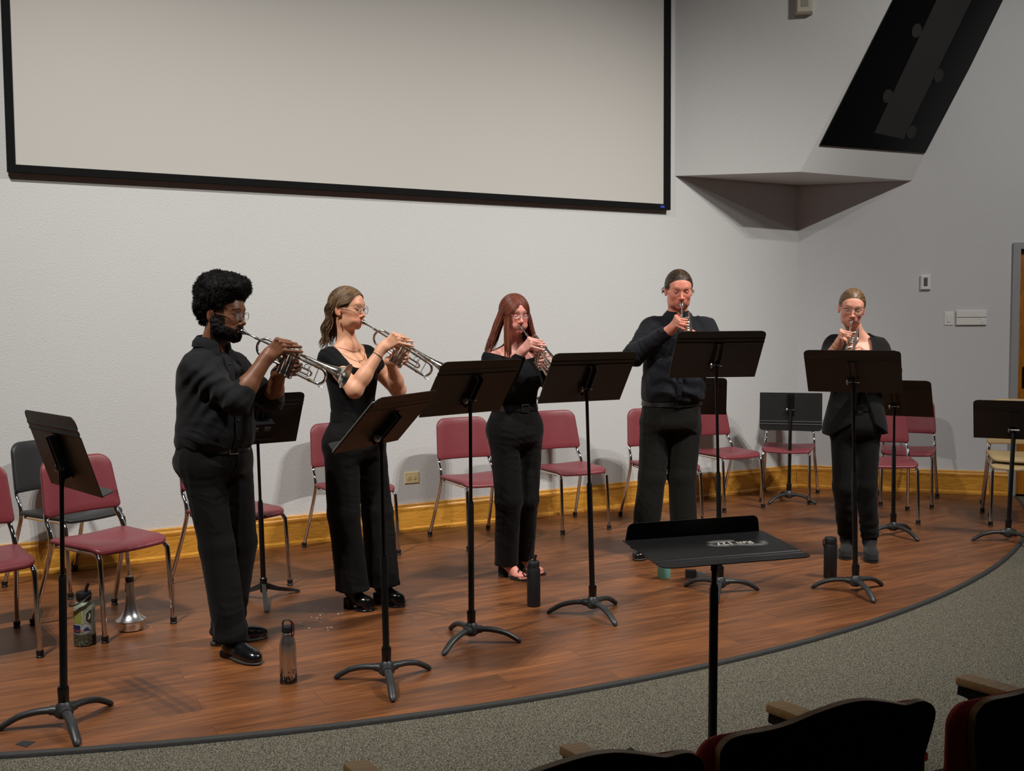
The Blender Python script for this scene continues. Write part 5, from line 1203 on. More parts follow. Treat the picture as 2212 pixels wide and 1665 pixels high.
p.cloth('shirt',P,.0058,cloth_black,sumf(folds(.006,.0042,11,2.1,2.2),near(p.J['pelvis']+[0,0,.03],.16,.005,lambda X,Y,Z:np.sin((Z*1.0+.4*X)*70+6*fbm(X,Y,Z,9,1))),near(p.J['shR']*.5+p.J['elR']*.5,.16,.006,lambda X,Y,Z:np.sin((X-Z)*75+5*fbm(X,Y,Z,8,1)))))
p.collar(p.J['neck']+p.f*-.008+np.array([0,0,-.004]),.062,.088,.040,cloth_black,drop=.045,open_=14)
mb=MB()      # placket edge and buttons down the front
rr_=np.array(p.rows(sh)); 
def front(s,rws,z,th,g=.004):
    r=np.array(s.rows(rws)); f=lambda i:np.interp(z,r[:,0],r[:,i]); la=np.array([math.cos(s.lat),math.sin(s.lat)]); fo=np.array([math.sin(s.lat),-math.cos(s.lat)])
    return np.array([f(1)+la[0]*(f(3)+g)*math.cos(th)+fo[0]*(f(4)+g)*math.sin(th),f(2)+la[1]*(f(3)+g)*math.cos(th)+fo[1]*(f(4)+g)*math.sin(th),z])
def placket(s,rws,z0,z1,m,nb=5,g=.006):
    mb=MB(); A=[front(s,rws,z,PI/2,g)-s.off for z in np.linspace(z0,z1,14)]; V=[]
    rt=s.r
    for a in A: V+= [a+rt*.016,a+rt*.016+s.f*.004,a-rt*.016+s.f*.004,a-rt*.016]
    mb.add(V,[(i*4+j,(i+1)*4+j,(i+1)*4+j+1,i*4+j+1) for i in range(13) for j in range(3)]); o=mb.build('placket',m,s.root,sharp=50)
    for i in range(nb):
        z=z0+(z1-z0)*(i+.5)/nb; c=front(s,rws,z,PI/2,g+.005)-s.off; mb=MB(); mb.lathe([(.0055,0),(.0055,.002),(.004,.003),(0,.003)],12,c,s.f); mb.build('button',belt_m,o)
placket(p,sh,.97,1.40,cloth_black,5)
pel=[(.83,.150,.135,-.01,0),(.87,.172,.160,-.012,0),(.91,.176,.164,-.012,0),(.945,.168,.148,-.005,0),(.985,.160,.138,0,0)]
trousers(p,pel,.096,.080,.078,{'R':.070,'L':.065},trouser_black,disp=sumf(folds(.0045,.0018,12,4,1.6),lambda X,Y,Z:np.clip((.28-Z)/.2,0,1)*.004*np.sin(Z*85+8*fbm(X,Y,Z,8,1))))
p.belt(.965,pel+[(1.0,.160,.138,0,0)],belt_m,.009,boff=(.0,0))
p.shoe('R','oxford',.046,label='black leather shoe turned towards the viewer'); p.shoe('L','oxford',.045)
p.glasses(M['chrome'],'square',.0245,.0175,z=-.005,y=.106,thick=.0014)
# afro
T=p.hl
afro=[Ell(T(0,-.026,.092),(np.array([.106,.118,.104])*p.hs),Rm,k=.03),Ell(T(0,-.085,.020),np.array([.080,.052,.082])*p.hs,Rm,k=.04),Ell(T(0,.066,.126),np.array([.076,.054,.046])*p.hs,Rm,k=.035),Ell(T(0,-.03,.03),np.array([.084,.078,.08])*p.hs,Rm,k=.03)]
cutp=[Ell(T(0,.098,-.035),np.array([.086,.082,.112])*p.hs,Rm,k=.01,op='-')]+[Ell(T(sx*.095,-.002,-.03),np.array([.05,.044,.058])*p.hs,Rm,k=.01,op='-') for sx in(-1,1)]
nd=lambda X,Y,Z:.020*fbm(X,Y,Z,24,2)+.006*fbm(X+3,Y,Z,80,2)
V,F=solid(afro+cutp,.0045,nd); C=lin(13,11,10)[None]*(1+.5*fbm(V[:,0],V[:,1],V[:,2],60,2))[:,None]
hair=mesh_obj('hair',V,F,hair_dull,p.root,True,colors=C,off=p.off)
fn_=np.zeros_like(V); tri=V[F]; nn=np.cross(tri[:,2]-tri[:,0],tri[:,3]-tri[:,1]); 
for j in range(4): np.add.at(fn_,F[:,j],nn)
fn_/=np.linalg.norm(fn_,axis=1)[:,None]+1e-9
cen=V.mean(0); sgn=1 if ((fn_*(V-cen)).sum(1)>0).mean()>.5 else -1; fn_*=sgn
ii=RNG.choice(len(V),5200); paths=[]
for i in ii:
    a=V[i]-fn_[i]*.004; L=RNG.uniform(.004,.013); t1=np.cross(fn_[i],RNG.normal(size=3)); t1/=np.linalg.norm(t1)+1e-9; t2=np.cross(fn_[i],t1); R0=RNG.uniform(.0025,.005); ph=RNG.uniform(0,6.28); tw=RNG.uniform(5,10)
    paths.append([a+fn_[i]*L*u+R0*(t1*math.cos(ph+tw*u)+t2*math.sin(ph+tw*u)) for u in np.linspace(0,1,6)])
cols=[lin(14,12,11)*RNG.uniform(.6,2.2) for _ in range(12)]
build_strands('coils',paths,.0011,cols,hair,(0,0,0),hair_dull,3,.5).location=(0,0,0)
D.objects['coils'].data.transform(Matrix.Translation((-p.off[0],-p.off[1],0)))
# beard volume with short coils
g_=.0055
bp=[Ell(T(0,.020,-.035),(np.array([.0636,.070,.078])+g_)*p.hs,Rm,k=.03),Cap(T(-.032,.045,-.084),T(.032,.045,-.084),(.024+g_)*p.hs,k=.025),Ell(T(0,.068,-.103),np.array([.030,.028,.026])*p.hs,Rm,k=.02),Cap(T(0,.078,-.078),T(0,.070,-.098),(.022)*p.hs,k=.02)]
bp+=[Ell(T(sx*.050,.010,-.070),(np.array([.020,.032,.030])+g_)*p.hs,Rm,k=.03) for sx in(-1,1)]+[Cap(T(sx*.070,.000,.004),T(sx*.066,.008,-.05),.009*p.hs,.014*p.hs,k=.02) for sx in(-1,1)]
bp+=[Cap(T(sx*.004,.0985,-.0590),T(sx*.024,.088,-.0665),.0050*p.hs,.0050*p.hs,k=.006) for sx in(-1,1)]+[Cap(T(sx*.024,.087,-.0665),T(sx*.028,.076,-.085),.0055*p.hs,.007*p.hs,k=.008) for sx in(-1,1)]
def bcutf(X,Y,Z):
    L=(np.stack([X-H[0],Y-H[1],Z-H[2]],-1)@Rm)/p.hs; x,y,z=L[...,0],L[...,1],L[...,2]; ax=abs(x)
    line=np.interp(y,[-.02,.012,.03,.055,.08,.2],[.02,.010,-.030,-.054,-.060,-.060]); line=np.where((ax<.030)&(y>.06),-.053,line)
    return np.minimum(line-z,(y+.012))      # positive (kept) below the cheek line and in front of the ear
bp+=[Fn(bcutf,H-.2,H+.2,k=.004),Ell(T(0,.104,-.0735),np.array([.020,.030,.0065])*p.hs,Rm,k=.003,op='-')]
V,F=solid(bp,.0028,lambda X,Y,Z:.005*fbm(X,Y,Z,95,2)); bd=mesh_obj('beard',V,F,hair_dull,p.root,True,colors=np.tile(lin(13,11,10),(len(V),1)),off=p.off)
make_trumpet(PEOPLE['P1'],'silver trumpet played by the man with the afro, bell in full view')
# ---------------------------------------------------------------- 2: woman in the cap-sleeved top
p=Person('P2','woman with half-up brown hair and glasses in a black short-sleeved top playing trumpet',-24,-42,pitch=3,hs=.94,hw=.97,base=(222,164,132))
H,Rm=p.H,p.Rm
rows=[(.84,.15,.11,0,0),(.95,.138,.105,0,0),(1.04,.118,.090,0,0),(1.13,.118,.092,.004,0),(1.22,.132,.108,.012,0),(1.29,.143,.108,.008,0),(1.35,.150,.088,-.005,0),(1.385,.120,.066,-.012,0),(1.42,.062,.055,-.012,0)]
p.body(rows,.90,lambda V:face_paint(V,H,Rm,p.hs,p.hw,p.base,lin(190,104,96),lin(88,62,44),.75,browt=.6),armr=(.047,.041,.039,.0235),neckr=.047,head_kw=dict(jaw=.93,nose=.985,puff=.004),h0=.0058,foot=True)
sh=[(z,a+.008,b+.008,f_,r_) for z,a,b,f_,r_ in rows if z>=.95]
sh[0]=(.955,.146,.113,0,0)
def neckcut(X,Y,Z):
    x=(X-p.J['neck'][0]);y=(Y-p.J['neck'][1]); fo=x*p.f[0]+y*p.f[1]; la=abs(x*p.r[0]+y*p.r[1])
    zc=1.306+.10*np.clip((la-.062)/.05,0,1)**1.2+.035*np.clip((la/.07)**4,0,1)
    front_=np.maximum(np.maximum(zc-Z,la-.105),-fo-.005)
    back_=np.maximum(np.maximum(1.385-Z,la-.085),fo-.02)
    return np.minimum(front_,back_)
P=[Loft(p.rows(sh),p.lat,k=.04,e=2.2,cap=.012)]+yoke(p,(.036,.052))
for q in 'RL':
    a_,b_=p.J['sh'+q],p.J['el'+q]; P.append(Cap(a_,a_+(b_-a_)*.26,.060,.058,k=.03,rip=(.0016,.02,.5)))
P.append(Fn(neckcut,[-2,4.5,1.2],[0,6.5,1.6],k=.006))
p.cloth('top',P,.0055,knit_black,sumf(folds(.003,.0014,16,1.3,3),near(p.J['shR'],.10,.0025,lambda X,Y,Z:np.sin((X*.6+Z*.4+Y)*150))))
pel=[(.82,.140,.110,-.005,0),(.87,.166,.132,-.01,0),(.92,.164,.128,-.008,0),(.96,.152,.112,0,0),(1.03,.126,.098,0,0),(1.075,.121,.094,0,0)]
trousers(p,pel,.094,.084,.088,.105,trouser_black,disp=folds(.006,.0015,11,7,1.1))
p.belt(1.045,[(z,a,b,f_,r_) for z,a,b,f_,r_ in pel]+[(1.1,.121,.094,0,0)],trouser_black,.006,buckle=False,hh=.022)
p.shoe('R','boot',.043,heel=.055,label='black block-heeled ankle boot nearer the viewer'); p.shoe('L','boot',.043,heel=.055)
p.glasses(mat('brown_wire_rim',srgb(70,48,44),.3,.6),'round',.0235,.0215,z=-.006,y=.108,thick=.0013)
c0=lin(88,66,46)
hair=p.shell(c0,cut=[((0,.092,-.045),(.080,.070,.122)),((.085,.02,-.03),(.03,.04,.040)),((-.085,.02,-.03),(.03,.04,.040))],low=-.07,grow=1.0)
paths=[];sc_=p
dn=np.array([0,0,-1.])
def hang(path,n,step,out,wave=0,ph=0,k=0.0,drift=None):
    q=[np.array(x) for x in path]; d=(q[-1]-q[-2]); d/=np.linalg.norm(d); 
    for i in range(n):
        d=d*.55+dn*.45+out*k; d/=np.linalg.norm(d); w=out*wave*math.sin(ph+i*.75)
        q.append(q[-1]+d*step+w*step+(drift*step if drift is not None else 0))
    return q
for i in range(900):        # crown and sides swept to the back
    sg=RNG.choice([-1,1]); u=RNG.uniform(0,1); az0=sg*RNG.uniform(.05,1.1); el0=RNG.uniform(.75,1.45)
    az1=sg*RNG.uniform(1.75,3.1); el1=RNG.uniform(-.55,.25)
    a=p.arc(p.dirv(az0,el0),p.dirv(az1,el1),11,.03,.03+RNG.uniform(0,.05))
    paths.append(a)
for i in range(520):        # lengths falling behind the ear to the shoulders
    sg=RNG.choice([-1,1]); az=sg*RNG.uniform(1.85,3.14); el=RNG.uniform(-.35,.1)
    a=p.arc(p.dirv(az*.97,.45),p.dirv(az,el),5,.035,.05); out=a[-1]-H; out[2]=0; out/=np.linalg.norm(out)
    paths.append(hang(a,int(RNG.integers(10,19)),.0125,out*.6-p.f*.4,.55,RNG.uniform(0,1.2)+az*.6,.12))
def via(ds,offs,n=6):
    out=[]
    for j in range(len(ds)-1): out+=p.arc(ds[j],ds[j+1],n,offs[j],offs[j+1])[:-1]
    out.append(p.sc_pt(ds[-1]/np.linalg.norm(ds[-1]),offs[-1])); P_=np.array(out)
    for _ in range(2): P_[1:-1]=(P_[:-2]+P_[1:-1]*2+P_[2:])/4
    return [q for q in P_]
for i in range(560):        # curtain fringe, parted in the middle, swept past the temples
    sg=RNG.choice([-1,1]); u=RNG.uniform(0,1); v=RNG.uniform(0,1)
    paths.append(via([p.dirv(sg*.03,.62+.7*v),p.dirv(sg*(.50+.12*u),.50+.45*v),p.dirv(sg*(.98+.12*u),.05+.22*u+.55*v),p.dirv(sg*(1.42+.1*u),-.08+.15*u+.45*v),p.dirv(sg*(2.1+.3*u),-.1+.2*v)],[.03,.085-.04*v,.085-.04*v,.05,.05]))
for i in range(50):         # far-side ends showing below the jaw
    a=p.arc(p.dirv(-1.8,.1),p.dirv(-1.75,-.45),4,.05,.06); out=a[-1]-H; out[2]=0; out/=np.linalg.norm(out); paths.append(hang(a,int(RNG.integers(6,11)),.0125,out+p.f*.5,.5,RNG.uniform(0,1.5),.10))
cols=[c0*RNG.uniform(.45,1.1) for _ in range(9)]+[lin(150,118,84)*RNG.uniform(.7,1.1) for _ in range(4)]
build_strands('locks',paths,.0024,cols,hair,p.off,n=4)
# earring, necklaces, hair tie round the wrist
mb=MB(); e=p.hl(.083,-.006,-.048)-p.off; mb.tube([e,e+[0,0,-.008]],.0008,6); mb.lathe([(0,-.006),(.005,-.003),(.006,.002),(.002,.006),(0,.0065)],10,e+[0,0,-.016]); mb.lathe([(0,-.005),(.004,0),(0,.005)],10,e+[0,0,-.030]); mb.build('earring',M['brass'],p.root)
from mathutils.bvhtree import BVHTree
def necklace(s,z0,dz,m):
    bt=BVHTree.FromPolygons([v.co[:] for v in s.b.data.vertices],[tuple(q.vertices) for q in s.b.data.polygons]); c=s.J['neck']-s.off; pts=[]
    for a in np.linspace(-PI*.80,PI*.80,49):
        k=max(0,(1+math.cos(a))/2); d=s.f*math.cos(a)+s.r*math.sin(a); z=z0-dz*k**3.0
        o=np.array([c[0],c[1],z]); h=bt.ray_cast(Vector(o),Vector(d),.17)
        if h[0] is not None: pts.append(np.array(h[0])+d*.0012)
    mb=MB(); mb.tube(pts,.0012,6,cap=False); o=mb.build('necklace',m,s.root); q=pts[len(pts)//2]
    return o,q
necklace(p,1.425,.035,M['silver']); nk_,q_=necklace(p,1.420,.080,M['brass']); mb=MB(); mb.lathe([(0,-.007),(.004,-.003),(.003,.002),(0,.004)],10,q_+p.f*.003-np.array([0,0,.006])); mb.build('pendant',M['brass'],nk_)
el=p.J['elR']; d=(p.wR-el)/np.linalg.norm(p.wR-el); B_=basis_from_z(d); c=p.wR-d*.045-p.off; mb=MB(); mb.tube([c+B_@np.array([.0285*math.cos(a),.0285*math.sin(a),0]) for a in np.linspace(0,2*PI,25)],.002,6,cap=False); mb.build('wrist_band',belt_m,p.root)
make_trumpet(PEOPLE['P2'],'silver trumpet played by the woman in the short-sleeved black top')
# ---------------------------------------------------------------- 3: red-haired woman
p=Person('P3','woman with long red hair and glasses in a black off-shoulder top playing trumpet',-66,-58,pitch=6,roll=0,hs=.95,hw=1.0,base=(232,166,152))
H,Rm=p.H,p.Rm
rows=[(.84,.155,.115,0,0),(.95,.145,.110,0,0),(1.03,.128,.098,0,0),(1.12,.130,.105,.006,0),(1.20,.142,.122,.016,0),(1.27,.148,.120,.012,0),(1.33,.155,.095,0,0),(1.37,.128,.072,-.01,0),(1.40,.070,.060,-.012,0)]
p.body(rows,.90,lambda V:face_paint(V,H,Rm,p.hs,p.hw,p.base,lin(188,92,92),lin(104,62,44),.85,browt=.7),armr=(.052,.046,.040,.0245),neckr=.049,head_kw=dict(jaw=.96,nose=.98,puff=.004,ears=False,full=.0),h0=.0062)
sh=[(z,a+.008,b+.008,f_,r_) for z,a,b,f_,r_ in rows if z>=.95]; sh[0]=(.955,.153,.118,0,0)
zt=1.322
P=[Loft(p.rows(sh),p.lat,k=.04,e=2.2,cap=.012)]+yoke(p,(.036,.052))
P+=sleeve(p,'R',.060,.050,.036,.90)+sleeve(p,'L',.060,.050,.036,.90)
P.append(Fn(lambda X,Y,Z:(zt+.045*np.clip(abs((X-p.J['neck'][0])*p.r[0]+(Y-p.J['neck'][1])*p.r[1])/.2,0,1)**1.5+.03*np.clip(-(X-p.J['neck'][0])*p.f[0]-(Y-p.J['neck'][1])*p.f[1],0,.2)/.1)-Z,[-2,5,1.22],[2,7,1.7],k=.006))
# keep forearms (they rise above the neckline) by adding them after the cut
for q,w in(('R',p.wR),('L',p.wL)): P.append(Cap(p.J['el'+q],p.J['el'+q]+(w-p.J['el'+q])*.84,.047,.033,k=.015,rip=(.0018,.03,.2)))
top=p.cloth('off_shoulder_top',P,.0056,knit_black,folds(.003,.0018,15,1.3,3))
pel=[(.82,.140,.115,-.005,0),(.87,.165,.138,-.010,0),(.92,.168,.138,-.010,0),(.97,.158,.122,0,0),(1.03,.138,.108,0,0),(1.06,.134,.106,0,0)]
trousers(p,pel,.088,.078,.070,.075,trouser_black,disp=sumf(folds(.0045,.0018,12,9,1.4),near(p.J['pelvis']+[0,0,-.12],.18,.0014,lambda X,Y,Z:np.sin(Z*150+7*fbm(X,Y,Z,9,1)))))
p.belt(1.035,pel+[(1.1,.134,.106,0,0)],belt_m,.008,hh=.017)
def sandal(s,q,w=.038):
    h,t=s.J['heel'+q],s.J['toe'+q]; d=t-h; L=np.linalg.norm(d); d/=L; L=max(L,.215); e=np.array([-d[1],d[0],0]); up=np.array([0,0,1.]); A=np.stack([d,e,up],1)
    g=lambda x,z,y=0: h+d*x*L+up*z+e*y
    P=[Cap(g(.10,.085),g(.45,.055),.026,.026,k=.02),Cap(g(.45,.055),g(.72,.026),.030,.019,k=.02),Ell(g(.70,.026),(.05,w*.9,.016),A,.02),Cap(g(.16,.10),g(.12,.16),.030,.034,k=.03)]
    for j,(y,l,r) in enumerate(((.024,.96,.0095),(.010,.97,.0075),(-.001,.95,.007),(-.012,.92,.0065),(-.022,.87,.006))):
        P.append(Cap(g(.74,.020,y*(1 if q=='R' else -1)),g(l-.02,.013,y*1.1*(1 if q=='R' else -1)),r*1.1,r,k=.003))
    return P,g,A
for q in 'RL':
    P,g,A=sandal(p,q); V,F=solid(P,.0026); C=np.tile(p.base*np.array([1,.82,.8]),(len(V),1)); ft=mesh_obj('foot',V,F,skin_m,p.b,True,colors=C,off=p.off)
    S_=[Box(g(.12,.030),(.022,.024,.032),A,.004,.01),Cap(g(.06,.066),g(.40,.034),.012,.010,k=.01),Ell(g(.70,.0065),(.075,.040,.0075),A,.02),Cap(g(.40,.034),g(.58,.012),.010,.008,k=.01)]
    shoe=p.cloth('sandal',S_,.003,suede)
    def strap(a,b,top,r=.0065):
        pts=spline([a,top,b],8); mb=MB(); mb.tube([x-p.off for x in pts],r,8,flat=.35,up=(0,0,1)); mb.build('strap',suede,shoe)
    strap(g(.62,.012,.036),g(.70,.012,-.036),g(.70,.058,0),.008); strap(g(.13,.07,.028),g(.13,.07,-.028),g(.28,.115,0)); strap(g(.45,.02,.034),g(.22,.105,-.02),g(.40,.09,.0))
p.glasses(mat('copper_wire_rim',srgb(120,60,60),.3,.7),'square',.0225,.0150,z=-.006,y=.106,thick=.0011)
c0=lin(104,50,36); hr=p.hr
hair=p.shell(c0,cut=[((0,.092,-.040),(.062,.062,.104))],low=-.09,grow=1.05)
paths=[]
for i in range(1250):
    sg=RNG.choice([-1,1]); az=sg*RNG.uniform(.62,3.12); fr=abs(az)<1.15
    t_=.50+1.55*(abs(az)-.62)/2.5+RNG.uniform(0,.12); d0=np.array([sg*.03,math.cos(t_),math.sin(t_)]); a=p.arc(d0/np.linalg.norm(d0),p.dirv(az,RNG.uniform(-.28,-.05)),10,.05,.06+RNG.uniform(0,.05)); out=a[-1]-H; out[2]=0; out/=np.linalg.norm(out)
    if sg>0: n_=int(RNG.integers(13,20)) if fr else int(RNG.integers(12,18))
    else: n_=int(RNG.integers(12,24))
    dr=(p.r*.30-p.f*.10) if sg>0 and not fr else (p.r*.06+p.f*.12 if sg>0 else (-p.r*.16+p.f*.22 if fr else -p.r*.1+p.f*.10))
    paths.append(hang(a,n_,.0135,out,.06,RNG.uniform(0,6),.03 if not fr else .0,drift=dr))
cols=[c0*RNG.uniform(.45,1.25) for _ in range(9)]+[lin(146,82,54)*RNG.uniform(.7,1.1) for _ in range(3)]
build_strands('locks',paths,.0024,cols,hair,p.off,n=4)
make_trumpet(PEOPLE['P3'],'silver trumpet played by the red-haired woman, bell behind a music stand')
# ---------------------------------------------------------------- 4: tall man
p=Person('P4','tall man with slicked-back dark hair in a navy-black dress shirt playing trumpet',-88,-86,pitch=13,roll=0,hs=1.03,hw=1.02,base=(222,146,124))
H,Rm=p.H,p.Rm
rows=[(.86,.17,.13,0,0),(1.0,.17,.14,.01,0),(1.10,.185,.16,.02,0),(1.22,.19,.15,.015,0),(1.34,.19,.135,.0,0),(1.44,.19,.12,0,0),(1.50,.15,.09,-.01,0),(1.545,.08,.07,-.01,0)]
p.body(rows,1.04,lambda V:face_paint(V,H,Rm,p.hs,p.hw,p.base,lin(190,112,100),lin(96,70,54),.7,browt=.5),armr=(.058,.048,.045,.030),neckr=.062,head_kw=dict(jaw=1.02,nose=1.0,puff=.0,full=.0),h0=.0068,foot=True)
sh=[(1.005,.190,.150,.005,.0),(1.03,.205,.170,.010,0),(1.08,.212,.182,.018,0),(1.16,.208,.178,.020,0),(1.25,.205,.165,.012,0),(1.35,.203,.150,0,0),(1.44,.200,.134,0,0),(1.50,.160,.108,-.01,0),(1.54,.098,.090,-.012,0),(1.57,.078,.080,-.012,0)]
P=[Loft(p.rows(sh),p.lat,k=.04,e=2.3,cap=.012)]+yoke(p,(.052,.066))
P+=sleeve(p,'R',.076,.066,.047,.74,rip=.003)+sleeve(p,'L',.076,.066,.047,.82,rip=.003)
for q,w,e_ in(('R',p.wR,.74),('L',p.wL,.82)):
    el=p.J['el'+q]; d=(w-el); P+=[Cap(el+d*(e_-.20),el+d*(e_+.02),.041,.040,k=.008)]
p.cloth('shirt',P,.0062,cloth_navy,sumf(folds(.006,.0035,10,3.3,2.0),near(p.J['pelvis']+[0,-.1,.12],.2,.010,lambda X,Y,Z:np.sin((Z+.5*X)*60+6*fbm(X,Y,Z,8,1)))))
p.collar(p.J['neck']+np.array([0,-.004,-.012]),.068,.100,.044,cloth_navy,drop=.050,open_=18)
placket(p,sh,1.03,1.50,cloth_navy,6)
pel=[(.83,.170,.140,-.005,0),(.87,.192,.158,-.01,0),(.92,.196,.162,-.01,0),(.98,.190,.156,0,0),(1.025,.188,.152,.0,0)]
trousers(p,pel,.102,.090,.086,{'R':.045,'L':.045},trouser_char,disp=sumf(folds(.0055,.002,11,5,1.2),lambda X,Y,Z:np.clip((.30-Z)/.2,0,1)*.003*np.sin(Z*80+8*fbm(X,Y,Z,8,1))))
p.belt(1.005,pel+[(1.05,.188,.152,0,0)],belt_m,.010,hh=.019,bm=mat('dull_buckle',srgb(70,66,60),.35,.8))
p.shoe('R','oxford',.050); p.shoe('L','oxford',.050)
c0=lin(58,42,30)
hair=p.shell(c0,cut=[((0,.088,-.048),(.080,.066,.130)),((.088,.005,-.045),(.035,.05,.055)),((-.088,.005,-.045),(.035,.05,.055))],low=-.055,grow=.995)
paths=[]
for i in range(1100):
    u=RNG.uniform(-1,1); d0=p.dirv(u*1.40,.55-.66*abs(u)**1.9); 
    a=p.arc(d0,p.dirv(PI+RNG.uniform(-.35,.35),RNG.uniform(-.55,-.1)),13,.010,.03+RNG.uniform(0,.02)); k=int(RNG.integers(0,4)); paths.append(a[k:])
for i in range(14):
    sg=RNG.choice([-1,1]); b_=p.sc_pt(p.dirv(sg*RNG.uniform(1.6,2.0),RNG.uniform(-.4,-.1)),.05); paths.append(spline([b_,b_+p.r*sg*.012+[0,0,-.010],b_+p.r*sg*.022+[0,0,-.004+RNG.uniform(-.02,.006)]],4))
cols=[c0*RNG.uniform(.4,1.5) for _ in range(9)]+[lin(120,92,66)]
build_strands('combed_strands',paths,.0019,cols,hair,p.off,n=4)
make_trumpet(PEOPLE['P4'],'silver trumpet with gold trim played by the tall man in the dark shirt')
# ---------------------------------------------------------------- 5: woman in the blazer
p=Person('P5','woman in a black blazer and dark-framed glasses, hair tied back, playing trumpet',-103,-95,pitch=12,roll=6,hs=.97,hw=.98,base=(226,164,140))
H,Rm=p.H,p.Rm
rows=[(.84,.155,.115,0,0),(.96,.140,.108,0,0),(1.05,.125,.096,0,0),(1.14,.132,.108,.006,0),(1.24,.145,.118,.012,0),(1.32,.150,.105,.004,0),(1.37,.148,.085,-.005,0),(1.405,.105,.066,-.012,0),(1.44,.060,.056,-.012,0)]
p.body(rows,.92,lambda V:face_paint(V,H,Rm,p.hs,p.hw,p.base,lin(184,104,96),lin(92,66,48),.6,browt=.6),armr=(.048,.042,.039,.0245),neckr=.048,head_kw=dict(jaw=.92,nose=1.0,puff=.0),h0=.0062,foot=True)
sh=[(z,a+.007,b+.007,f_,r_) for z,a,b,f_,r_ in rows if z>=.96 and z<1.40]
def vcut(X,Y,Z):
    x=(X-p.J['neck'][0]);y=(Y-p.J['neck'][1]); fo=x*p.f[0]+y*p.f[1]; la=abs(x*p.r[0]+y*p.r[1]); return np.maximum(np.maximum(1.255+la*1.0-Z,la-.08),-fo)
P=[Loft(p.rows(sh),p.lat,k=.04,e=2.2,cap=.01),Fn(vcut,[0,5,1.2],[4,8,1.6],k=.006)]
p.cloth('top',P,.006,knit_black)
bz=[(.80,.205,.140,-.01,0),(.86,.200,.150,-.01,0),(.95,.180,.145,-.005,0),(1.05,.158,.128,0,0),(1.14,.160,.132,.006,0),(1.24,.172,.140,.010,0),(1.32,.182,.128,.003,0),(1.375,.170,.106,-.006,0),(1.41,.118,.086,-.012,0),(1.445,.074,.072,-.014,0)]
P=[Loft(p.rows(bz),p.lat,k=.04,e=2.3,cap=.012)]+yoke(p,(.044,.058))
P+=sleeve(p,'R',.066,.058,.046,.50,rip=.003)+sleeve(p,'L',.066,.058,.046,.62,rip=.003)
def bcut(X,Y,Z):
    x=(X-p.J['neck'][0]);y=(Y-p.J['neck'][1]); fo=x*p.f[0]+y*p.f[1]; la=abs(x*p.r[0]+y*p.r[1])
    w=np.where(Z>1.12,.010+(Z-1.12)*.26,.012+(1.12-Z)*.25+np.clip(.88-Z,0,1)*1.2); return np.maximum(la-w,-fo+.015)
P.append(Fn(bcut,[0,5,.7],[4,8,1.7],k=.008))
bl=p.cloth('blazer',P,.006,blazer_black,folds(.005,.0028,11,6.3,2.2))
for sg in(-1,1):        # lapels
    mb=MB(); V=[]
    for z,xi,xo in((1.13,.010,.020),(1.20,.030,.070),(1.27,.048,.098),(1.315,.058,.112),(1.318,.060,.088),(1.36,.066,.100),(1.40,.066,.088),(1.435,.060,.074)):
        for xx in(xi,xo):
            r=np.array(p.rows(bz)); f=lambda i:np.interp(z,r[:,0],r[:,i]); a_,b_=f(3)+.004,f(4)+.004; v=b_*math.sqrt(max(.05,1-min(1,(xx/a_))**2.3)); c=np.array([f(1),f(2),z])+p.r*sg*xx+p.f*(v+.004); V.append(c-p.off)
    n=len(V)//2; Wv=[v+p.f*.005 for v in V]; b0=len(V)
    mb.add(V+Wv,[(b0+2*i,b0+2*i+1,b0+2*i+3,b0+2*i+2) for i in range(n-1)]+[(2*i,2*i+2,2*i+3,2*i+1) for i in range(n-1)]+[(2*i+1,2*i+3,b0+2*i+3,b0+2*i+1) for i in range(n-1)]+[(2*i,b0+2*i,b0+2*i+2,2*i+2) for i in range(n-1)])
    mb.build('lapel',blazer_black,bl,sharp=40)
pel=[(.80,.140,.115,-.005,0),(.85,.165,.138,-.01,0),(.90,.166,.135,-.008,0),(.96,.150,.118,0,0),(1.0,.146,.114,0,0)]
trousers(p,pel,.086,.068,.056,.125,trouser_black,disp=sumf(folds(.003,.002,12,8,2.0),lambda X,Y,Z:np.clip((.55-Z)/.3,0,1)*.0022*np.sin(Z*70+8*fbm(X,Y,Z,8,1))))
p.belt(.975,pel+[(1.02,.146,.114,0,0)],belt_m,.007,hh=.014,buckle=False)
mb=MB(); c=front(p,pel,.975,PI/2,.014)-p.off; B_=basis_from_z(p.f); mb.tube([c+B_@np.array([.021*math.cos(a),.026*math.sin(a),0]) for a in np.linspace(0,2*PI,25)],.0022,6,cap=False); mb.build('ring_buckle',M['chrome'],p.root)
p.shoe('R','boot',.047,m=suede,heel=.045); p.shoe('L','boot',.047,m=suede,heel=.045)
p.glasses(M['chrome'],'square',.0235,.0175,z=-.006,y=.107,thick=.0009,brow=mat('dark_browline',srgb(30,18,22),.3),temple=mat('dark_temple',srgb(34,22,24),.3))
c0=lin(104,76,48)
hair=p.shell(c0,cut=[((0,.088,-.050),(.073,.066,.130)),((.088,.005,-.045),(.035,.05,.055)),((-.088,.005,-.045),(.035,.05,.055))],low=-.055,grow=.995,extra=[Ell(p.hl(0,-.118,-.02),np.array([.034,.03,.038])*p.hs,Rm,k=.02)])
paths=[]
for i in range(220):
    az=RNG.uniform(-.16,.16); paths.append(p.arc(p.dirv(az,.60+RNG.uniform(0,.25)),p.dirv(PI-az*.5,RNG.uniform(-.1,.4)),13,.022,.035))
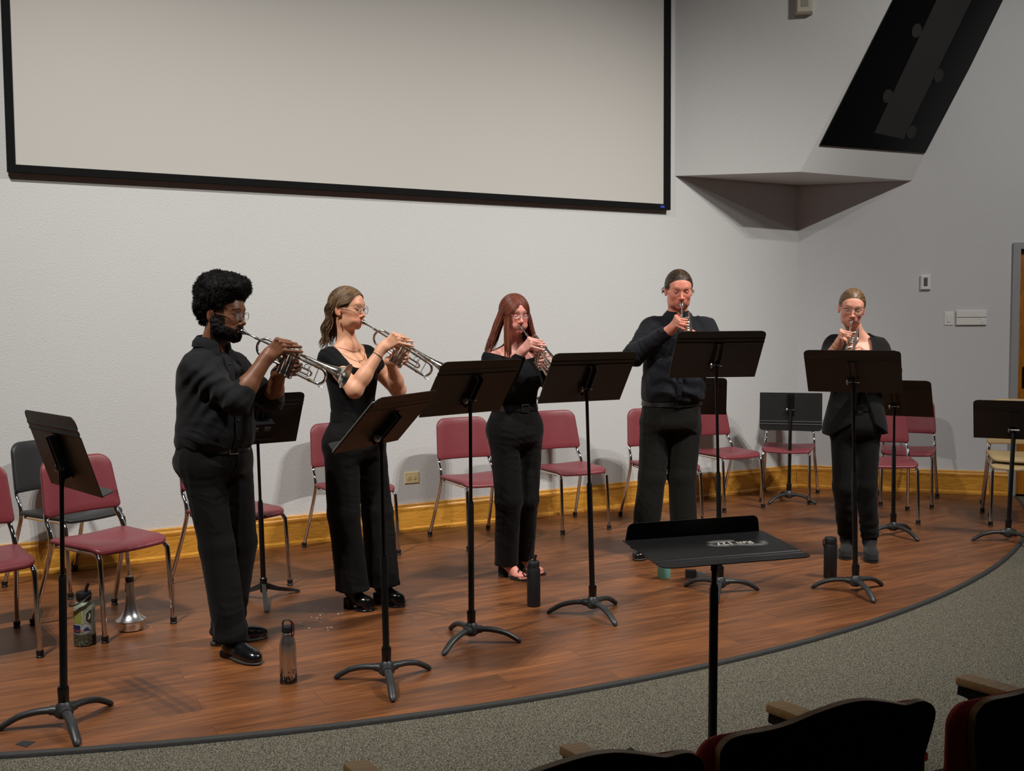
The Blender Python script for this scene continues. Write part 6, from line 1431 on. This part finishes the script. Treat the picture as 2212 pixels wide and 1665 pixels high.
for i in range(1100):
    u=RNG.uniform(-1,1); sg=math.copysign(1,u); u=abs(u); d0=p.dirv(sg*(.02+u*1.40),.60-.70*u**1.7)
    a=p.arc(d0,p.dirv(PI-sg*RNG.uniform(0,.3),RNG.uniform(-.4,-.15)),13,.010,.03+RNG.uniform(0,.02)); paths.append(a[int(RNG.integers(0,4)):])
for i in range(90):
    t=RNG.uniform(0,6.28); c=p.hl(0,-.122,-.02); r=.030; paths.append([c+p.Rm@np.array([r*math.cos(t+a),-.012+.02*math.sin(a*.7),r*math.sin(t+a)]) for a in np.linspace(0,2.5,8)])
cols=[c0*RNG.uniform(.4,1.4) for _ in range(9)]+[lin(160,130,92)]
build_strands('combed_strands',paths,.0019,cols,hair,p.off,n=4)
el=p.J['elR']; d=(p.wR-el)/np.linalg.norm(p.wR-el); B_=basis_from_z(d); c=p.wR-d*.03-p.off; mb=MB()
mb.tube([c+B_@np.array([.029*math.cos(a),.029*math.sin(a),0]) for a in np.linspace(0,2*PI,25)],.0022,6,cap=False); mb.build('bracelet',M['brass'],p.root)
make_trumpet(PEOPLE['P5'],'silver trumpet with gold trim played by the woman in the blazer')
# ================================================================= LIGHT AND CAMERA
def spot(p,tgt,power,size,blend=.6,rad=.05,col=(1,.965,.91)):
    l=D.lights.new('stage_light','SPOT'); l.energy=power; l.spot_size=R_(size); l.spot_blend=blend; l.shadow_soft_size=rad; l.color=col
    o=D.objects.new('stage_light',l); COL.objects.link(o); o.location=p; d=Vector(tgt)-Vector(p); o.rotation_euler=d.to_track_quat('-Z','Y').to_euler(); return o
for i in range(3):
    k=(i-1)*.36; spot((4.0+k*.8,4.7+k*.6,5.9),(-.5,6.9,.1),410,80,1,.014)
for i in range(3):
    k=(i-1)*.42; spot((1.35+k*.87,3.1+k*.5,6.1),(1.3,7.3,.2),75,84,1,.014)
for i in range(3):
    k=(i-1)*.25; spot((-2.6+k*.87,2.5+k*.5,5.9),(-1.3,6.2,.1),425,82,1,.02)
for i in range(2):
    k=(i-.5)*.4; spot((5.2+k*.8,4.2+k*.6,5.9),(3.3,9.0,1.6),285,76,1,.02)
w=D.worlds.new('dim_hall'); bpy.context.scene.world=w; w.use_nodes=True
w.node_tree.nodes['Background'].inputs[0].default_value=(.80,.82,.9,1); w.node_tree.nodes['Background'].inputs[1].default_value=.014
cam=D.cameras.new('camera'); co=D.objects.new('camera',cam); COL.objects.link(co); bpy.context.scene.camera=co
f_,p_,r_=2235.62,.0627962,-.0069485
cam.sensor_fit='HORIZONTAL'; cam.sensor_width=36; cam.lens=36*f_/2212; cam.clip_start=.05; cam.clip_end=60
Fv=Vector((0,math.cos(p_),-math.sin(p_))); Uv=Vector((0,math.sin(p_),math.cos(p_))); Rv=Vector((1,0,0))
R2=Rv*math.cos(r_)+Uv*math.sin(r_); U2v=-Rv*math.sin(r_)+Uv*math.cos(r_)
co.matrix_world=Matrix(((R2.x,U2v.x,-Fv.x,0),(R2.y,U2v.y,-Fv.y,0),(R2.z,U2v.z,-Fv.z,1.55),(0,0,0,1)))
sc=bpy.context.scene; vs=sc.view_settings; vs.view_transform='Standard'; vs.look='None'; vs.gamma=1; vs.use_curve_mapping=False; vs.exposure=0
sc.cycles.max_bounces=6
